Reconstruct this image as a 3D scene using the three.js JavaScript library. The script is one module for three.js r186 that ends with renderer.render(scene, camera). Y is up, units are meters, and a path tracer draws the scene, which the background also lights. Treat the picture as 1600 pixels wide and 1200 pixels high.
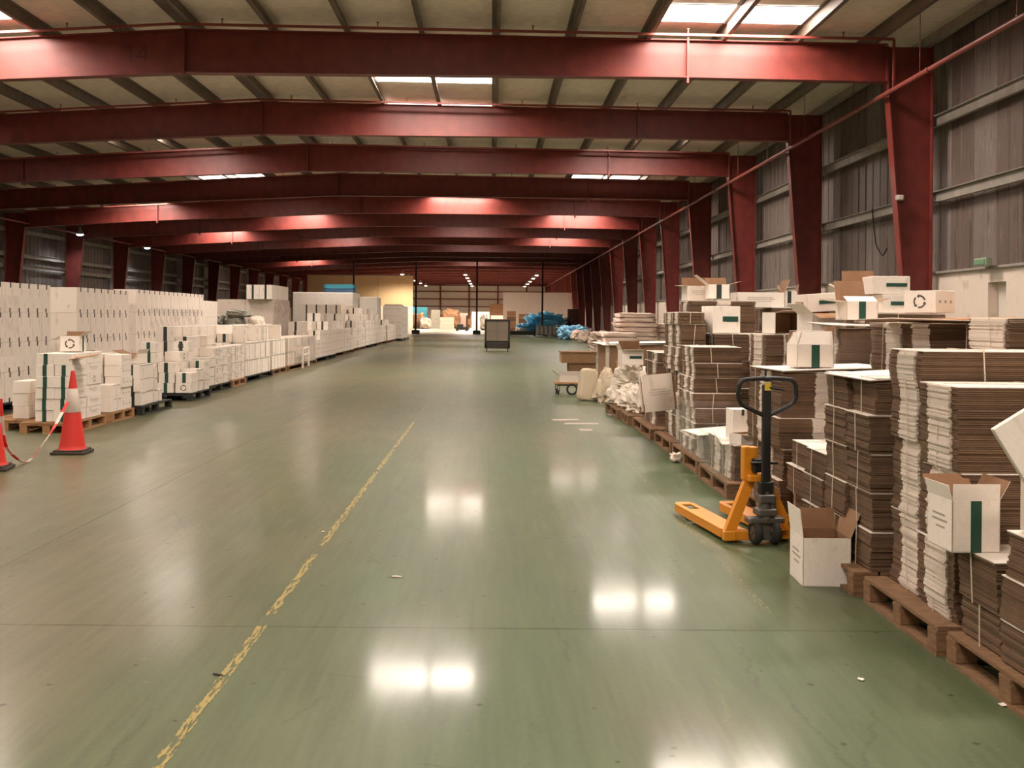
import * as THREE from 'three';
import { RoundedBoxGeometry } from 'three/addons/geometries/RoundedBoxGeometry.js';
import { mergeGeometries, mergeVertices } from 'three/addons/utils/BufferGeometryUtils.js';
import { RectAreaLightUniformsLib } from 'three/addons/lights/RectAreaLightUniformsLib.js';
import { createNoise2D, createNoise3D } from 'simplex-noise';

// ---------------------------------------------------------------- camera, exposure, daylight
const scene = new THREE.Scene();
const FOCAL = 1600, VPX = 768, VPY = 496, ROLL = 0.008, EYE = 1.6;       // pixels of a 1600 x 1200 frame, metres
const camera = new THREE.PerspectiveCamera(2 * Math.atan(600 / FOCAL) * 180 / Math.PI, 1600 / 1200, 0.1, 400);
camera.position.set(0, EYE, 0);
camera.rotation.set(0, 0, ROLL);
camera.setViewOffset(1600, 1200, 800 - VPX, 600 - VPY, 1600, 1200);      // shifted lens: the camera itself is level
camera.updateProjectionMatrix();
const renderer = new THREE.WebGLRenderer({ antialias: true });
renderer.toneMapping = THREE.LinearToneMapping;
renderer.toneMappingExposure = 1.12;
renderer.outputColorSpace = THREE.SRGBColorSpace;
renderer.shadowMap.enabled = true;
RectAreaLightUniformsLib.init();
scene.background = new THREE.Color(0.55, 0.6, 0.68);                      // overcast sky outside the closed hall
const DAY = new THREE.Color(1.0, 0.86, 0.755), DAY_POWER = 54, PANE_GLOW = 7;

// ---------------------------------------------------------------- helpers
let seed = 20240;
function rnd() { seed = (seed + 0x6d2b79f5) | 0; let t = Math.imul(seed ^ (seed >>> 15), 1 | seed); t = (t + Math.imul(t ^ (t >>> 7), 61 | t)) ^ t; return ((t ^ (t >>> 14)) >>> 0) / 4294967296; }
const rr = (a, b) => a + (b - a) * rnd();
const n2 = createNoise2D(rnd), n3 = createNoise3D(rnd);
const fbm = (x, y, o = 4) => { let s = 0, a = 0.5, f = 1; for (let i = 0; i < o; i++) { s += a * n2(x * f + i * 17.3, y * f - i * 9.1); a *= 0.5; f *= 2.03; } return s; };
const clamp = (x, a = 0, b = 1) => Math.min(b, Math.max(a, x));
const smooth = (a, b, x) => { const t = clamp((x - a) / (b - a)); return t * t * (3 - 2 * t); };
const counts = new Map();
function numbered(name) { const k = counts.get(name) ?? 0; counts.set(name, k + 1); return k ? name + '_' + String(k).padStart(3, '0') : name; }
function shade(o) { o.traverse((c) => { if (c.isMesh) { c.castShadow = true; c.receiveShadow = true; } }); return o; }
function thing(name, label, category, group, x = 0, y = 0, z = 0, turn = 0) {
  const o = new THREE.Group(); o.name = numbered(name); o.position.set(x, y, z); o.rotation.y = turn;
  o.userData = { label, category }; if (group) o.userData.group = group;
  scene.add(o); return o;
}
function structure(name) { const o = new THREE.Group(); o.name = name; o.userData = { kind: 'structure' }; scene.add(o); return o; }
function part(name, geo, mat, parent, label) { const m = new THREE.Mesh(geo, mat); m.name = name; m.castShadow = m.receiveShadow = true; if (label) m.userData.label = label; parent.add(m); return m; }
function place(proto, name, label, category, group, x, y, z, turn = 0) {   // a clone of a prototype as a top-level thing
  const o = proto.clone(); o.name = numbered(name); o.userData = { label, category }; if (group) o.userData.group = group;
  o.position.set(x, y, z); o.rotation.set(0, turn, 0); scene.add(o); return o;
}
const ORD = ['first', 'second', 'third', 'fourth', 'fifth', 'sixth', 'seventh', 'eighth', 'ninth', 'tenth', 'eleventh', 'twelfth', 'thirteenth', 'fourteenth', 'fifteenth', 'sixteenth', 'seventeenth', 'eighteenth', 'nineteenth', 'twentieth'];
const fromTop = (k) => (k === 0 ? 'topmost' : ORD[k] + ' from the top');
// photograph pixel -> place: on the floor, or at a given distance
const unroll = (px, py) => { const a = px - VPX, b = py - VPY; return [a + b * ROLL, b - a * ROLL]; };
const ground = (px, py) => { const [u, v] = unroll(px, py), d = EYE * FOCAL / v; return [u * d / FOCAL, d]; };
const spot = (px, py, d) => { const [u, v] = unroll(px, py); return [u * d / FOCAL, EYE - v * d / FOCAL]; };

// geometry
function uvBox(g, sx = 1, sy = sx) {                                        // uv in metres from the position, by the way each face points
  const p = g.attributes.position, n = g.attributes.normal, uv = new Float32Array(p.count * 2);
  for (let i = 0; i < p.count; i++) {
    const ax = Math.abs(n.getX(i)), ay = Math.abs(n.getY(i)), az = Math.abs(n.getZ(i));
    let u, v;
    if (ay >= ax && ay >= az) { u = p.getX(i); v = p.getZ(i); } else if (ax >= az) { u = p.getZ(i); v = p.getY(i); } else { u = p.getX(i); v = p.getY(i); }
    uv[i * 2] = u * sx; uv[i * 2 + 1] = v * sy;
  }
  g.setAttribute('uv', new THREE.BufferAttribute(uv, 2)); return g;
}
const M4 = new THREE.Matrix4();
function bx(w, h, d, x = 0, y = 0, z = 0, ry = 0, rx = 0, rz = 0) {         // a box by its centre
  const g = new THREE.BoxGeometry(w, h, d);
  if (rx || ry || rz) g.applyMatrix4(M4.makeRotationFromEuler(new THREE.Euler(rx, ry, rz)));
  return g.translate(x, y, z);
}
function rbx(w, h, d, x, y, z, r = 0.008, seg = 2) { const g = new RoundedBoxGeometry(w, h, d, seg, r); return (g.index ? g : mergeVertices(g)).translate(x, y, z); }
function cyl(r, h, x, y, z, axis = 'y', seg = 16, r2 = r) {
  const g = new THREE.CylinderGeometry(r2, r, h, seg);
  if (axis === 'x') g.rotateZ(Math.PI / 2); if (axis === 'z') g.rotateX(Math.PI / 2);
  return g.translate(x, y, z);
}
function tube(points, r, seg = 40, rs = 8, closed = false) { return new THREE.TubeGeometry(new THREE.CatmullRomCurve3(points.map((p) => new THREE.Vector3(...p)), closed, 'catmullrom', 0.3), seg, r, rs, closed); }
function bar(a, b, w, t) {                                                   // a square bar between two points
  const A = new THREE.Vector3(...a), B = new THREE.Vector3(...b), d = B.clone().sub(A), g = new THREE.BoxGeometry(w, d.length(), t);
  g.applyQuaternion(new THREE.Quaternion().setFromUnitVectors(new THREE.Vector3(0, 1, 0), d.clone().normalize()));
  return g.translate(...A.add(B).multiplyScalar(0.5).toArray());
}
function merge(list, uvs = 1) { const g = mergeGeometries(list.map((q) => { const c = q.index ? q.toNonIndexed() : q; for (const k of Object.keys(c.attributes)) if (!['position', 'normal', 'uv', 'color'].includes(k)) c.deleteAttribute(k); return c; }), false); return uvs ? uvBox(g, uvs) : g; }
function tint(g, c) { const a = new Float32Array(g.attributes.position.count * 3); for (let i = 0; i < a.length; i += 3) { a[i] = c[0]; a[i + 1] = c[1]; a[i + 2] = c[2]; } g.setAttribute('color', new THREE.BufferAttribute(a, 3)); return g; }

// textures
function dataTex(w, h, fn, srgb = true, rx = 1, ry = rx) {
  const d = new Uint8Array(w * h * 4);
  for (let y = 0; y < h; y++) for (let x = 0; x < w; x++) { const c = fn(x / w, y / h, x, y), o = (y * w + x) * 4; d[o] = clamp(c[0]) * 255; d[o + 1] = clamp(c[1]) * 255; d[o + 2] = clamp(c[2]) * 255; d[o + 3] = 255 * (c[3] ?? 1); }
  const t = new THREE.DataTexture(d, w, h, THREE.RGBAFormat); t.wrapS = t.wrapT = THREE.RepeatWrapping; t.magFilter = THREE.LinearFilter; t.minFilter = THREE.LinearMipmapLinearFilter; t.generateMipmaps = true;
  if (srgb) t.colorSpace = THREE.SRGBColorSpace; t.repeat.set(rx, ry); t.needsUpdate = true; return t;
}
const torus = (u, v, fx, fy, s = 0) => {                                      // tileable noise
  const a = u * 2 * Math.PI, b = v * 2 * Math.PI; return 0.5 * (n3(Math.cos(a) * fx + s, Math.sin(a) * fx, Math.cos(b) * fy + s) + n3(Math.sin(a) * fx - s, Math.cos(a) * fx + 5, Math.sin(b) * fy));
};

// ---------------------------------------------------------------- materials
const std = (o) => new THREE.MeshStandardMaterial(o), phys = (o) => new THREE.MeshPhysicalMaterial(o);
const M = {};
{
  const fibre = dataTex(512, 512, (u, v) => { const k = 0.93 + 0.05 * torus(u, v, 6, 30) + 0.05 * torus(u, v, 1.2, 1.2, 4); return [k, k, k * 0.985]; }, true, 1.3);
  const soiled = dataTex(512, 512, (u, v) => { const a = torus(u, v, 1.3, 1.3, 2), b = torus(u, v, 9, 9, 7), s = smooth(0.35, 0.7, a + 0.25 * b); const k = 0.97 - 0.07 * s + 0.02 * b; return [k, k * (1 - 0.015 * s), k * (1 - 0.04 * s)]; }, true, 0.9);
  const woodT = dataTex(512, 512, (u, v) => { const g = torus(u, v, 1.2, 14, 3), f = torus(u, v, 3, 40, 9), k = 0.86 + 0.12 * g + 0.08 * f; return [k, k * 0.98, k * 0.94]; }, true, 1.1);
  const paintT = dataTex(512, 512, (u, v) => { const a = torus(u, v, 1.1, 1.1, 1), b = torus(u, v, 8, 8, 3), k = 0.9 + 0.1 * a + 0.05 * b; return [k, k, k]; }, true, 0.35);
  const cladT = dataTex(1024, 1024, (u, v) => {                                // grime streaks that run down the sheet
    const s = torus(u, v, 7, 0.7, 2), s2 = torus(u, v, 26, 1.6, 8), p = torus(u, v, 2, 2, 5), f = torus(u, v, 40, 40, 1), r = smooth(0.35, 0.75, s + 0.35 * s2 + 0.3 * p), w = smooth(0.45, 0.8, s2 * 0.8 - p * 0.5);
    const k = 0.80 - 0.22 * r + 0.34 * w + 0.07 * f; return [k, k * (0.985 - 0.05 * r), k * (0.96 - 0.1 * r)];
  }, true, 0.19, 0.16);
  const roofT = dataTex(512, 512, (u, v) => { const a = torus(u, v, 1.5, 3, 1), b = torus(u, v, 12, 12, 4), k = 0.94 + 0.05 * a + 0.03 * b; return [k, k * 0.985, k * 0.965]; }, true, 0.3);
  M.white = std({ color: 0xf1e6da, map: soiled, roughness: 0.72 });
  M.whiteOld = std({ color: 0xd9cabb, map: soiled, roughness: 0.75 });
  M.kraft = std({ color: 0x9c7556, map: fibre, roughness: 0.85 });
  M.kraftLight = std({ color: 0xbf8f66, map: fibre, roughness: 0.85 });
  M.board = std({ color: 0xffffff, map: fibre, roughness: 0.88, vertexColors: true });
  M.fold = std({ color: 0xffffff, map: soiled, roughness: 0.78, vertexColors: true });
  M.green = std({ color: 0x1d4637, roughness: 0.5 });
  M.greenDark = std({ color: 0x26302b, roughness: 0.5 });
  M.slit = std({ color: 0x3c352e, roughness: 0.6 });
  M.ink = std({ color: 0x4c4740, roughness: 0.7 });
  M.inkPale = std({ color: 0xa69a8c, roughness: 0.7 });
  M.inkRed = std({ color: 0xa7584c, roughness: 0.7 });
  M.string = std({ color: 0xcfc0ac, roughness: 0.6 });
  M.wood = std({ color: 0x927052, map: woodT, roughness: 0.85 });
  M.woodPale = std({ color: 0xb98d63, map: woodT, roughness: 0.85 });
  M.woodDark = std({ color: 0x2e302b, map: woodT, roughness: 0.75 });
  M.red = std({ color: 0x82352d, map: paintT, roughness: 0.48 });
  M.redPipe = std({ color: 0x94443b, map: paintT, roughness: 0.45 });
  M.purlin = std({ color: 0x7b6d61, map: paintT, roughness: 0.6 });
  M.girt = std({ color: 0xa29a90, map: paintT, roughness: 0.6 });
  M.clad = std({ color: 0x80706a, map: cladT, roughness: 0.62 });
  M.cladPale = std({ color: 0x978b86, map: cladT, roughness: 0.62 });
  M.roof = std({ color: 0xf7ebdf, map: roofT, roughness: 0.55, metalness: 0.0 });
  M.dado = std({ color: 0xe6d6c8, map: soiled, roughness: 0.85 });
  M.plaster = std({ color: 0xe0d6cb, map: soiled, roughness: 0.9 });
  M.tan = std({ color: 0xd3b58a, map: soiled, roughness: 0.8 });
  M.backing = std({ color: 0x77706a, roughness: 0.9 });
  M.plinth = std({ color: 0x4b584a, roughness: 0.8 });
  M.steelDark = std({ color: 0x4a2824, roughness: 0.5 });
  M.pane = std({ color: 0xf4efe6, roughness: 0.5, emissive: DAY, emissiveIntensity: PANE_GLOW });
  M.lampGlass = std({ color: 0xfff3df, roughness: 0.4, emissive: new THREE.Color(1, 0.86, 0.68), emissiveIntensity: 9 });
  M.lampCold = std({ color: 0xf3f8ff, roughness: 0.4, emissive: new THREE.Color(0.78, 0.9, 1), emissiveIntensity: 6 });
  M.metal = std({ color: 0xb9b4ac, roughness: 0.35, metalness: 0.9 });
  M.black = std({ color: 0x1d1c1b, roughness: 0.5 });
  M.rubber = std({ color: 0x2c2926, roughness: 0.8 });
  M.film = phys({ color: 0xffffff, roughness: 0.12, transmission: 0.98, thickness: 0, ior: 1.45, side: THREE.DoubleSide });
}
// ---------------------------------------------------------------- the hall
const DN = -14, S = 7.45, D0 = 22.24, FRAMES = 20, DF = D0 + (FRAMES - 1) * S + 0.3;      // near end, bay, first frame seen, far wall
const XR = 9.5, XL = -24.7, RX = -6.7, YR = 7.56, YL = 6.75, YT = 7.78;                   // rafter tops: eaves and ridge
const topAt = (x) => (x > RX ? YT + (YR - YT) * (x - RX) / (XR - RX) : YT + (YL - YT) * (x - RX) / (XL - RX));
const PURLIN = 0.25;

// floor: cast bays under green epoxy, joints left open between them
const soft = (t) => (t > 0 ? t / (1 + 0.55 * t) : 0.5 * t / (1 - t));
const dirtAt = (x, d) => clamp(0.1 + soft(smooth(0.4, -3.4, x + 0.9 * fbm(d * 0.3, 3, 3)) * (0.75 + 0.9 * fbm(x * 0.3, d * 0.11 + 9, 5)) + 0.35 * fbm(x * 0.8 + 40, d * 0.16, 5)));
{
  const scuff = Array.from({ length: 150 }, () => { const a = rnd() < 0.7 ? rr(-0.5, 0.5) : rr(-1.5, 1.5); return [rnd(), rnd(), Math.sin(a), Math.cos(a), rr(0.02, 0.12), rr(0.0003, 0.0008), rr(-0.12, 0.07)]; });
  const N = 1024, buf = new Float32Array(N * N);
  for (const [x, y, dx, dy, len, wid, k] of scuff) {                            // drag marks of trucks and pallets
    const steps = Math.ceil(len * N * 1.5);
    for (let i = 0; i < steps; i++) { const t = i / steps, fx = (x + dx * len * t + 0.003 * n2(t * 3, x * 50)) * N, fy = (y + dy * len * t) * N, r = Math.ceil(wid * N); for (let a = -r; a <= r; a++) { const q = ((Math.floor(fy) % N + N) % N) * N + ((Math.floor(fx + a) % N) + N) % N; if (rnd() < 0.55) buf[q] = k; } }
  }
  for (let i = 0; i < 260; i++) { const x = Math.floor(rnd() * N), y = Math.floor(rnd() * N), r = rr(0.6, 2.2), k = rnd() < 0.75 ? -0.3 : 0.25; for (let a = -3; a <= 3; a++) for (let b = -3; b <= 3; b++) if (a * a + b * b < r * r) buf[((y + b + N) % N) * N + ((x + a + N) % N)] = k; }
  const floorMap = dataTex(N, N, (u, v, x, y) => { const m = 0.88 + 0.04 * torus(u, v, 2.2, 1.6, 6) + 0.045 * torus(u, v, 22, 2.2, 2) + 0.04 * torus(u, v, 9, 1.5, 12) + 0.03 * torus(u, v, 50, 30, 4) + buf[y * N + x]; return [m, m, m]; }, true, 1 / 7, 1 / 7);
  const rough = dataTex(256, 1024, (u, v) => { const x = XL + u * 36, d = DN + v * 110, k = dirtAt(x, d); const g = 0.24 + 0.52 * k + 0.10 * fbm(x * 1.6, d * 0.5, 4); return [g, g, g]; }, false);
  rough.channel = 1; rough.wrapS = rough.wrapT = THREE.MirroredRepeatWrapping;
  M.floor = phys({ color: 0xffffff, map: floorMap, vertexColors: true, roughness: 0.44, specularIntensity: 0.36, clearcoat: 0.24, clearcoatRoughness: 0.32, clearcoatRoughnessMap: rough });
  M.concrete = std({ color: 0xb5aa9c, map: floorMap, roughness: 0.45 });
  const floor = structure('floor');
  const xs = [XL - 0.6, -14.0, -3.08, XR + 0.6], ds = [DN, 5.27, 29.7, 52.05, 74.4, 96.7, DF + 0.4], gap = 0.0025;
  for (let i = 0; i < 3; i++) for (let j = 0; j < ds.length - 1; j++) {
    const x0 = xs[i] + gap, x1 = xs[i + 1] - gap, d0 = ds[j] + gap, d1 = ds[j + 1] - gap, nx = Math.ceil((x1 - x0) / (j < 2 ? 0.3 : 1)), nz = Math.ceil((d1 - d0) / (j < 2 ? 0.3 : 1.5));
    const top = new THREE.PlaneGeometry(x1 - x0, d1 - d0, nx, nz).rotateX(-Math.PI / 2).translate((x0 + x1) / 2, 0, -(d0 + d1) / 2);
    const p = top.attributes.position, uv = new Float32Array(p.count * 2), uv1 = new Float32Array(p.count * 2), col = new Float32Array(p.count * 3);
    for (let k = 0; k < p.count; k++) {
      const x = p.getX(k), d = -p.getZ(k), t = dirtAt(x, d), w = 1 + 0.05 * fbm(x * 0.8, d * 0.4, 3);
      uv[k * 2] = x; uv[k * 2 + 1] = d; uv1[k * 2] = (x - XL) / 36; uv1[k * 2 + 1] = (d - DN) / 110;
      const g = [0.104, 0.15, 0.074], b = [0.208, 0.166, 0.094]; for (let c = 0; c < 3; c++) col[k * 3 + c] = (g[c] + (b[c] - g[c]) * t * 0.85) * w;
    }
    top.setAttribute('uv', new THREE.BufferAttribute(uv, 2)); top.setAttribute('uv1', new THREE.BufferAttribute(uv1, 2)); top.setAttribute('color', new THREE.BufferAttribute(col, 3));
    const slab = part('floor_bay', top, j === 5 ? M.concrete : M.floor, floor);
    slab.castShadow = false;
  }
  part('floor_base', bx(XR - XL + 1.4, 0.3, DF - DN + 1, (XR + XL) / 2, -0.158, -(DF + DN) / 2), std({ color: 0x2c2a24, roughness: 0.9 }), floor);
  // worn painted lines, thin coats of paint with holes where they have flaked
  const worn = (seedy, keep) => dataTex(64, 2048, (u, v) => { const a = fbm(u * 2.2 + seedy, v * 60, 4) + 0.5 * fbm(u * 6, v * 260 + seedy, 2), e = Math.abs(u - 0.5) * 2, on = a + keep - 0.5 * smooth(0.75, 1, e + 0.2 * n2(v * 300, seedy)) - 0.75 * smooth(0.28, 0.5, fbm(seedy, v * 14, 2)) > 0 ? 1 : 0; return [on, on, on]; }, false);
  const line = (n, x, d0, d1, w, alpha, color) => {
    const g = new THREE.PlaneGeometry(w, d1 - d0, 1, 30).rotateX(-Math.PI / 2), p = g.attributes.position;
    g.translate(x, 0.0015, -(d0 + d1) / 2);
    const o = new THREE.Mesh(g, std({ color, roughness: 0.5, alphaMap: alpha, alphaTest: 0.5, side: THREE.DoubleSide })); o.name = 'trim_' + n; o.userData = { kind: 'structure' }; o.receiveShadow = true; scene.add(o);
  };
  line(1, -1.17, 2.5, 15.5, 0.055, worn(3, 0.06), 0x94813f);
  line(2, -1.17, 15.5, 40, 0.055, worn(8, -0.4), 0x9c9164);
  line(3, 1.53, 5.6, 9.6, 0.05, worn(14, -0.28), 0x8a8153);
  line(4, 1.53, 9.6, 30, 0.05, worn(21, -0.42), 0x8c8459);
}

// roof: two slopes of lined sheeting on purlins, translucent sheets let the daylight in
const ceiling = structure('ceiling');
{
  const slope = (x0, x1) => {
    const y0 = topAt(x0), y1 = topAt(x1), L = Math.hypot(x1 - x0, y1 - y0), a = Math.atan2(y1 - y0, x1 - x0), g = uvBox(new THREE.BoxGeometry(L, 0.14, DF - DN + 0.6));
    g.rotateZ(a).translate((x0 + x1) / 2, (y0 + y1) / 2 + PURLIN + 0.07, -(DF + DN) / 2); return g;
  };
  part('roof_sheeting', slope(RX, XR + 0.75), M.roof, ceiling); part('roof_sheeting', slope(XL - 0.75, RX), M.roof, ceiling);
  const len = DF - DN;
  const purlinGeo = (s) => merge([bx(0.02, PURLIN, len, 0, PURLIN / 2, 0), bx(0.09, 0.014, len, s * 0.045, 0.007, 0), bx(0.09, 0.014, len, -s * 0.045, PURLIN - 0.007, 0)]);
  const pr = purlinGeo(1), pl = purlinGeo(-1);
  for (let n = -15; n <= 5; n++) { const x = 0.05 + 1.63 * n; if (x < XL + 0.3) continue; const m = part('purlin', x > RX ? pr : pl, M.purlin, ceiling); m.position.set(x, topAt(x), -(DF + DN) / 2); }
  for (const [x, s] of [[XR - 0.15, 1], [XL + 0.15, -1]]) { const m = part('eave_strut', merge([bx(0.03, 0.3, len, 0, 0, 0), bx(0.14, 0.02, len, -s * 0.06, 0.14, 0), bx(0.14, 0.02, len, -s * 0.06, -0.14, 0)]), M.girt, ceiling); m.position.set(x + s * 0.12, topAt(x) + 0.12, -(DF + DN) / 2); }
  // pieces of the roof ridge cap seen as a fold above the rafters
  part('ridge_cap', bx(0.5, 0.02, len, RX, YT + PURLIN - 0.02, -(DF + DN) / 2), M.purlin, ceiling);
}
const sky = [[4.94, 21.0], [4.94, 34], [4.94, 45.6], [4.94, 58.3], [4.94, 73], [-1.58, 27.1], [-1.58, 31.0], [-1.58, 51.05], [-1.58, 63], [-1.58, 77], [-1.58, 100.5], [-11.36, 21.0], [-11.36, 34.3], [-11.36, 45.5], [-11.36, 58.3], [-11.36, 72], [-17.88, 50.5], [-17.88, 29], [-17.88, 66], [-17.88, 96],
  [4.94, 8.5], [4.94, -3], [-1.58, 12], [-1.58, 0], [-11.36, 12.5], [-11.36, 4], [-11.36, -4], [-17.88, 14], [-17.88, 2]];
let windowNumber = 0;
for (const [x, d, long = 1.2] of sky) {
  const y = topAt(x) + PURLIN, a = Math.atan2(topAt(x + 0.1) - topAt(x - 0.1), 0.2), w = 1.5, l = long;
  const o = structure('window_' + (++windowNumber)); o.position.set(x, y, -d); o.rotation.z = a;
  for (const s of [-1, 1]) { part('pane', bx(w, 0.012, l, s * 0.8, -0.008, 0), M.pane, o); }
  part('window_frame', merge([bx(3.3, 0.012, 0.03, 0, -0.018, l / 2 + 0.02), bx(3.3, 0.012, 0.03, 0, -0.018, -l / 2 - 0.02)]), M.girt, o);
  const lamp = new THREE.RectAreaLight(DAY, DAY_POWER, 3.1, l); lamp.position.set(x + Math.sin(a) * 0.03, y - 0.03, -d); lamp.rotation.set(-Math.PI / 2, 0, 0); lamp.name = 'skylight_daylight'; scene.add(lamp);
}

// side walls: block dado, girts and ribbed sheets hung one by one
function sheetGeo(w, h) {                                                      // ribbed steel sheet in the z-y plane, ribs toward +x
  const prof = [], ribs = 2; for (let i = 0; i < ribs; i++) { const z = i * w / ribs, q = w / ribs; prof.push([z, 0], [z + q * 0.78, 0], [z + q * 0.83, 0.022], [z + q * 0.95, 0.022]); } prof.push([w, 0]);
  const pos = [], idx = [];
  for (let i = 0; i < prof.length - 1; i++) { const [z0, x0] = prof[i], [z1, x1] = prof[i + 1], b = pos.length / 3; pos.push(x0, 0, z0, x1, 0, z1, x1, h, z1, x0, h, z0); idx.push(b, b + 1, b + 2, b, b + 2, b + 3); }
  const g = new THREE.BufferGeometry(); g.setAttribute('position', new THREE.Float32BufferAttribute(pos, 3)); g.setIndex(idx); g.computeVertexNormals();
  const uv = []; for (let i = 0; i < pos.length; i += 3) uv.push(pos[i + 2], pos[i + 1]); g.setAttribute('uv', new THREE.Float32BufferAttribute(uv, 2)); return g;
}
function turned(g, s) { if (s > 0) return; for (const k of ['position', 'normal', 'uv']) { const a = g.attributes[k], n = a.itemSize; for (let i = 0; i < a.count; i += 3) for (let c = 0; c < n; c++) { const t = a.array[(i + 1) * n + c]; a.array[(i + 1) * n + c] = a.array[(i + 2) * n + c]; a.array[(i + 2) * n + c] = t; } } for (let i = 0; i < g.attributes.position.count; i++) { g.attributes.position.setX(i, -g.attributes.position.getX(i)); g.attributes.normal.setX(i, -g.attributes.normal.getX(i)); } }
function sideWall(name, x, inward, y0, yTop, from, to, mats) {                  // inward: +1 faces +x
  const w = structure(name), z = -(DF + DN) / 2, len = DF - DN, h = yTop - y0;
  part('wall_backing', bx(0.12, yTop + 0.5, len + 0.4, x - inward * 0.17, (yTop + 0.5) / 2 - 0.02, z), M.backing, w);
  const base = sheetGeo(1.0, h);
  const put = (d, i) => { const g = base.clone(), uv = g.attributes.uv, ox = rr(0, 30), oy = rr(0, 9); for (let k = 0; k < uv.count; k++) uv.setXY(k, uv.getX(k) + ox, uv.getY(k) + oy); const m = part('cladding_sheet', g, rnd() < 0.3 ? mats[1] : mats[0], w); m.scale.x = inward; m.position.set(x - inward * (0.06 - 0.006 * (i % 2)), y0, -d - 1.0); return m; };
  let i = 0; for (let d = from; d < to; d++) put(d, i++);
  const rest = []; for (let d = Math.ceil(to); d < DF; d++) { const g = base.clone().toNonIndexed(); turned(g, inward); g.translate(x - inward * 0.06, y0, -d - 1.0); rest.push(g); }
  for (let d = DN; d < from; d++) { const g = base.clone().toNonIndexed(); turned(g, inward); g.translate(x - inward * 0.06, y0, -d - 1.0); rest.push(g); }
  const far = part('far_cladding', mergeGeometries(rest), mats[0], w); far.userData.kind = 'stuff';
  return w;
}
M.clad.side = M.cladPale.side = THREE.DoubleSide;
const XWR = XR + 0.3, XWL = XL - 0.3;
const wallR = sideWall('wall_right', XWR, -1, 2.62, 7.75, 12, 46, [M.clad, M.cladPale]);
const wallL = sideWall('wall_left', XWL, 1, 2.62, 6.95, 46, 72, [M.cladPale, M.clad]);
{
  const len = DF - DN, z = -(DF + DN) / 2;
  const girt = (w, x, y, s) => part('girt', merge([bx(0.02, 0.2, len, x, y, z), bx(0.09, 0.016, len, x + s * 0.045, y + 0.1, z), bx(0.09, 0.016, len, x - s * 0.03, y - 0.1, z)]), M.girt, w);
  for (const y of [4.28, 5.92]) girt(wallR, XWR - 0.2, y, -1);
  for (const y of [4.07, 4.67, 5.93]) girt(wallL, XWL + 0.2, y, 1);
  // dado with a niche cut into it on the right
  const nd0 = 19.25, nd1 = 19.95;
  const dz = (a, b, y0, y1) => bx(0.22, y1 - y0, b - a, XWR - 0.02, (y0 + y1) / 2, -(a + b) / 2);
  part('dado', merge([dz(DN, nd0, 0, 2.62), dz(nd1, DF, 0, 2.62), dz(nd0, nd1, 2.36, 2.62), dz(nd0, nd1, 0, 1.3)], 0.4), M.dado, wallR);
  part('niche_back', bx(0.03, 1.06, nd1 - nd0, XWR + 0.075, 1.83, -(nd0 + nd1) / 2), M.plaster, wallR);
  part('dado', uvBox(bx(0.22, 2.62, len, XWL + 0.02, 1.31, z), 0.4), M.dado, wallL);
  part('dado_flashing', bx(0.3, 0.05, len, XWR - 0.06, 2.645, z), M.girt, wallR); part('dado_flashing', bx(0.3, 0.05, len, XWL + 0.06, 2.645, z), M.girt, wallL);
  // end walls
  const W = XR - XL + 1.4, cx = (XR + XL) / 2;
  const wf = structure('wall_far');
  part('wall_backing', bx(W, 8.4, 0.15, cx, 4.2, -DF - 0.25), M.backing, wf);
  part('dado', uvBox(bx(W, 2.6, 0.2, cx, 1.3, -DF - 0.08), 0.4), M.dado, wf);
  for (let x = -22; x < 9; x += 4.6) part('cladding_sheet', uvBox(bx(4.56, 5.6, 0.03, x + 2.3, 5.4, -DF - 0.15)), M.plaster, wf);
  for (const y of [3.3, 4.5, 5.7, 6.7]) part('girt', bx(W - 1, 0.16, 0.1, cx, y, -DF - 0.08), M.redPipe, wf);
  for (let x = -22; x < 9; x += 4.6) part('wall_post', bx(0.22, 7.4, 0.2, x, 3.7, -DF + 0.1), M.red, wf);
  const wn = structure('wall_near');
  part('wall_backing', uvBox(bx(W, 8.4, 0.2, cx, 4.2, -DN + 0.1)), M.plaster, wn);
}

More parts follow.
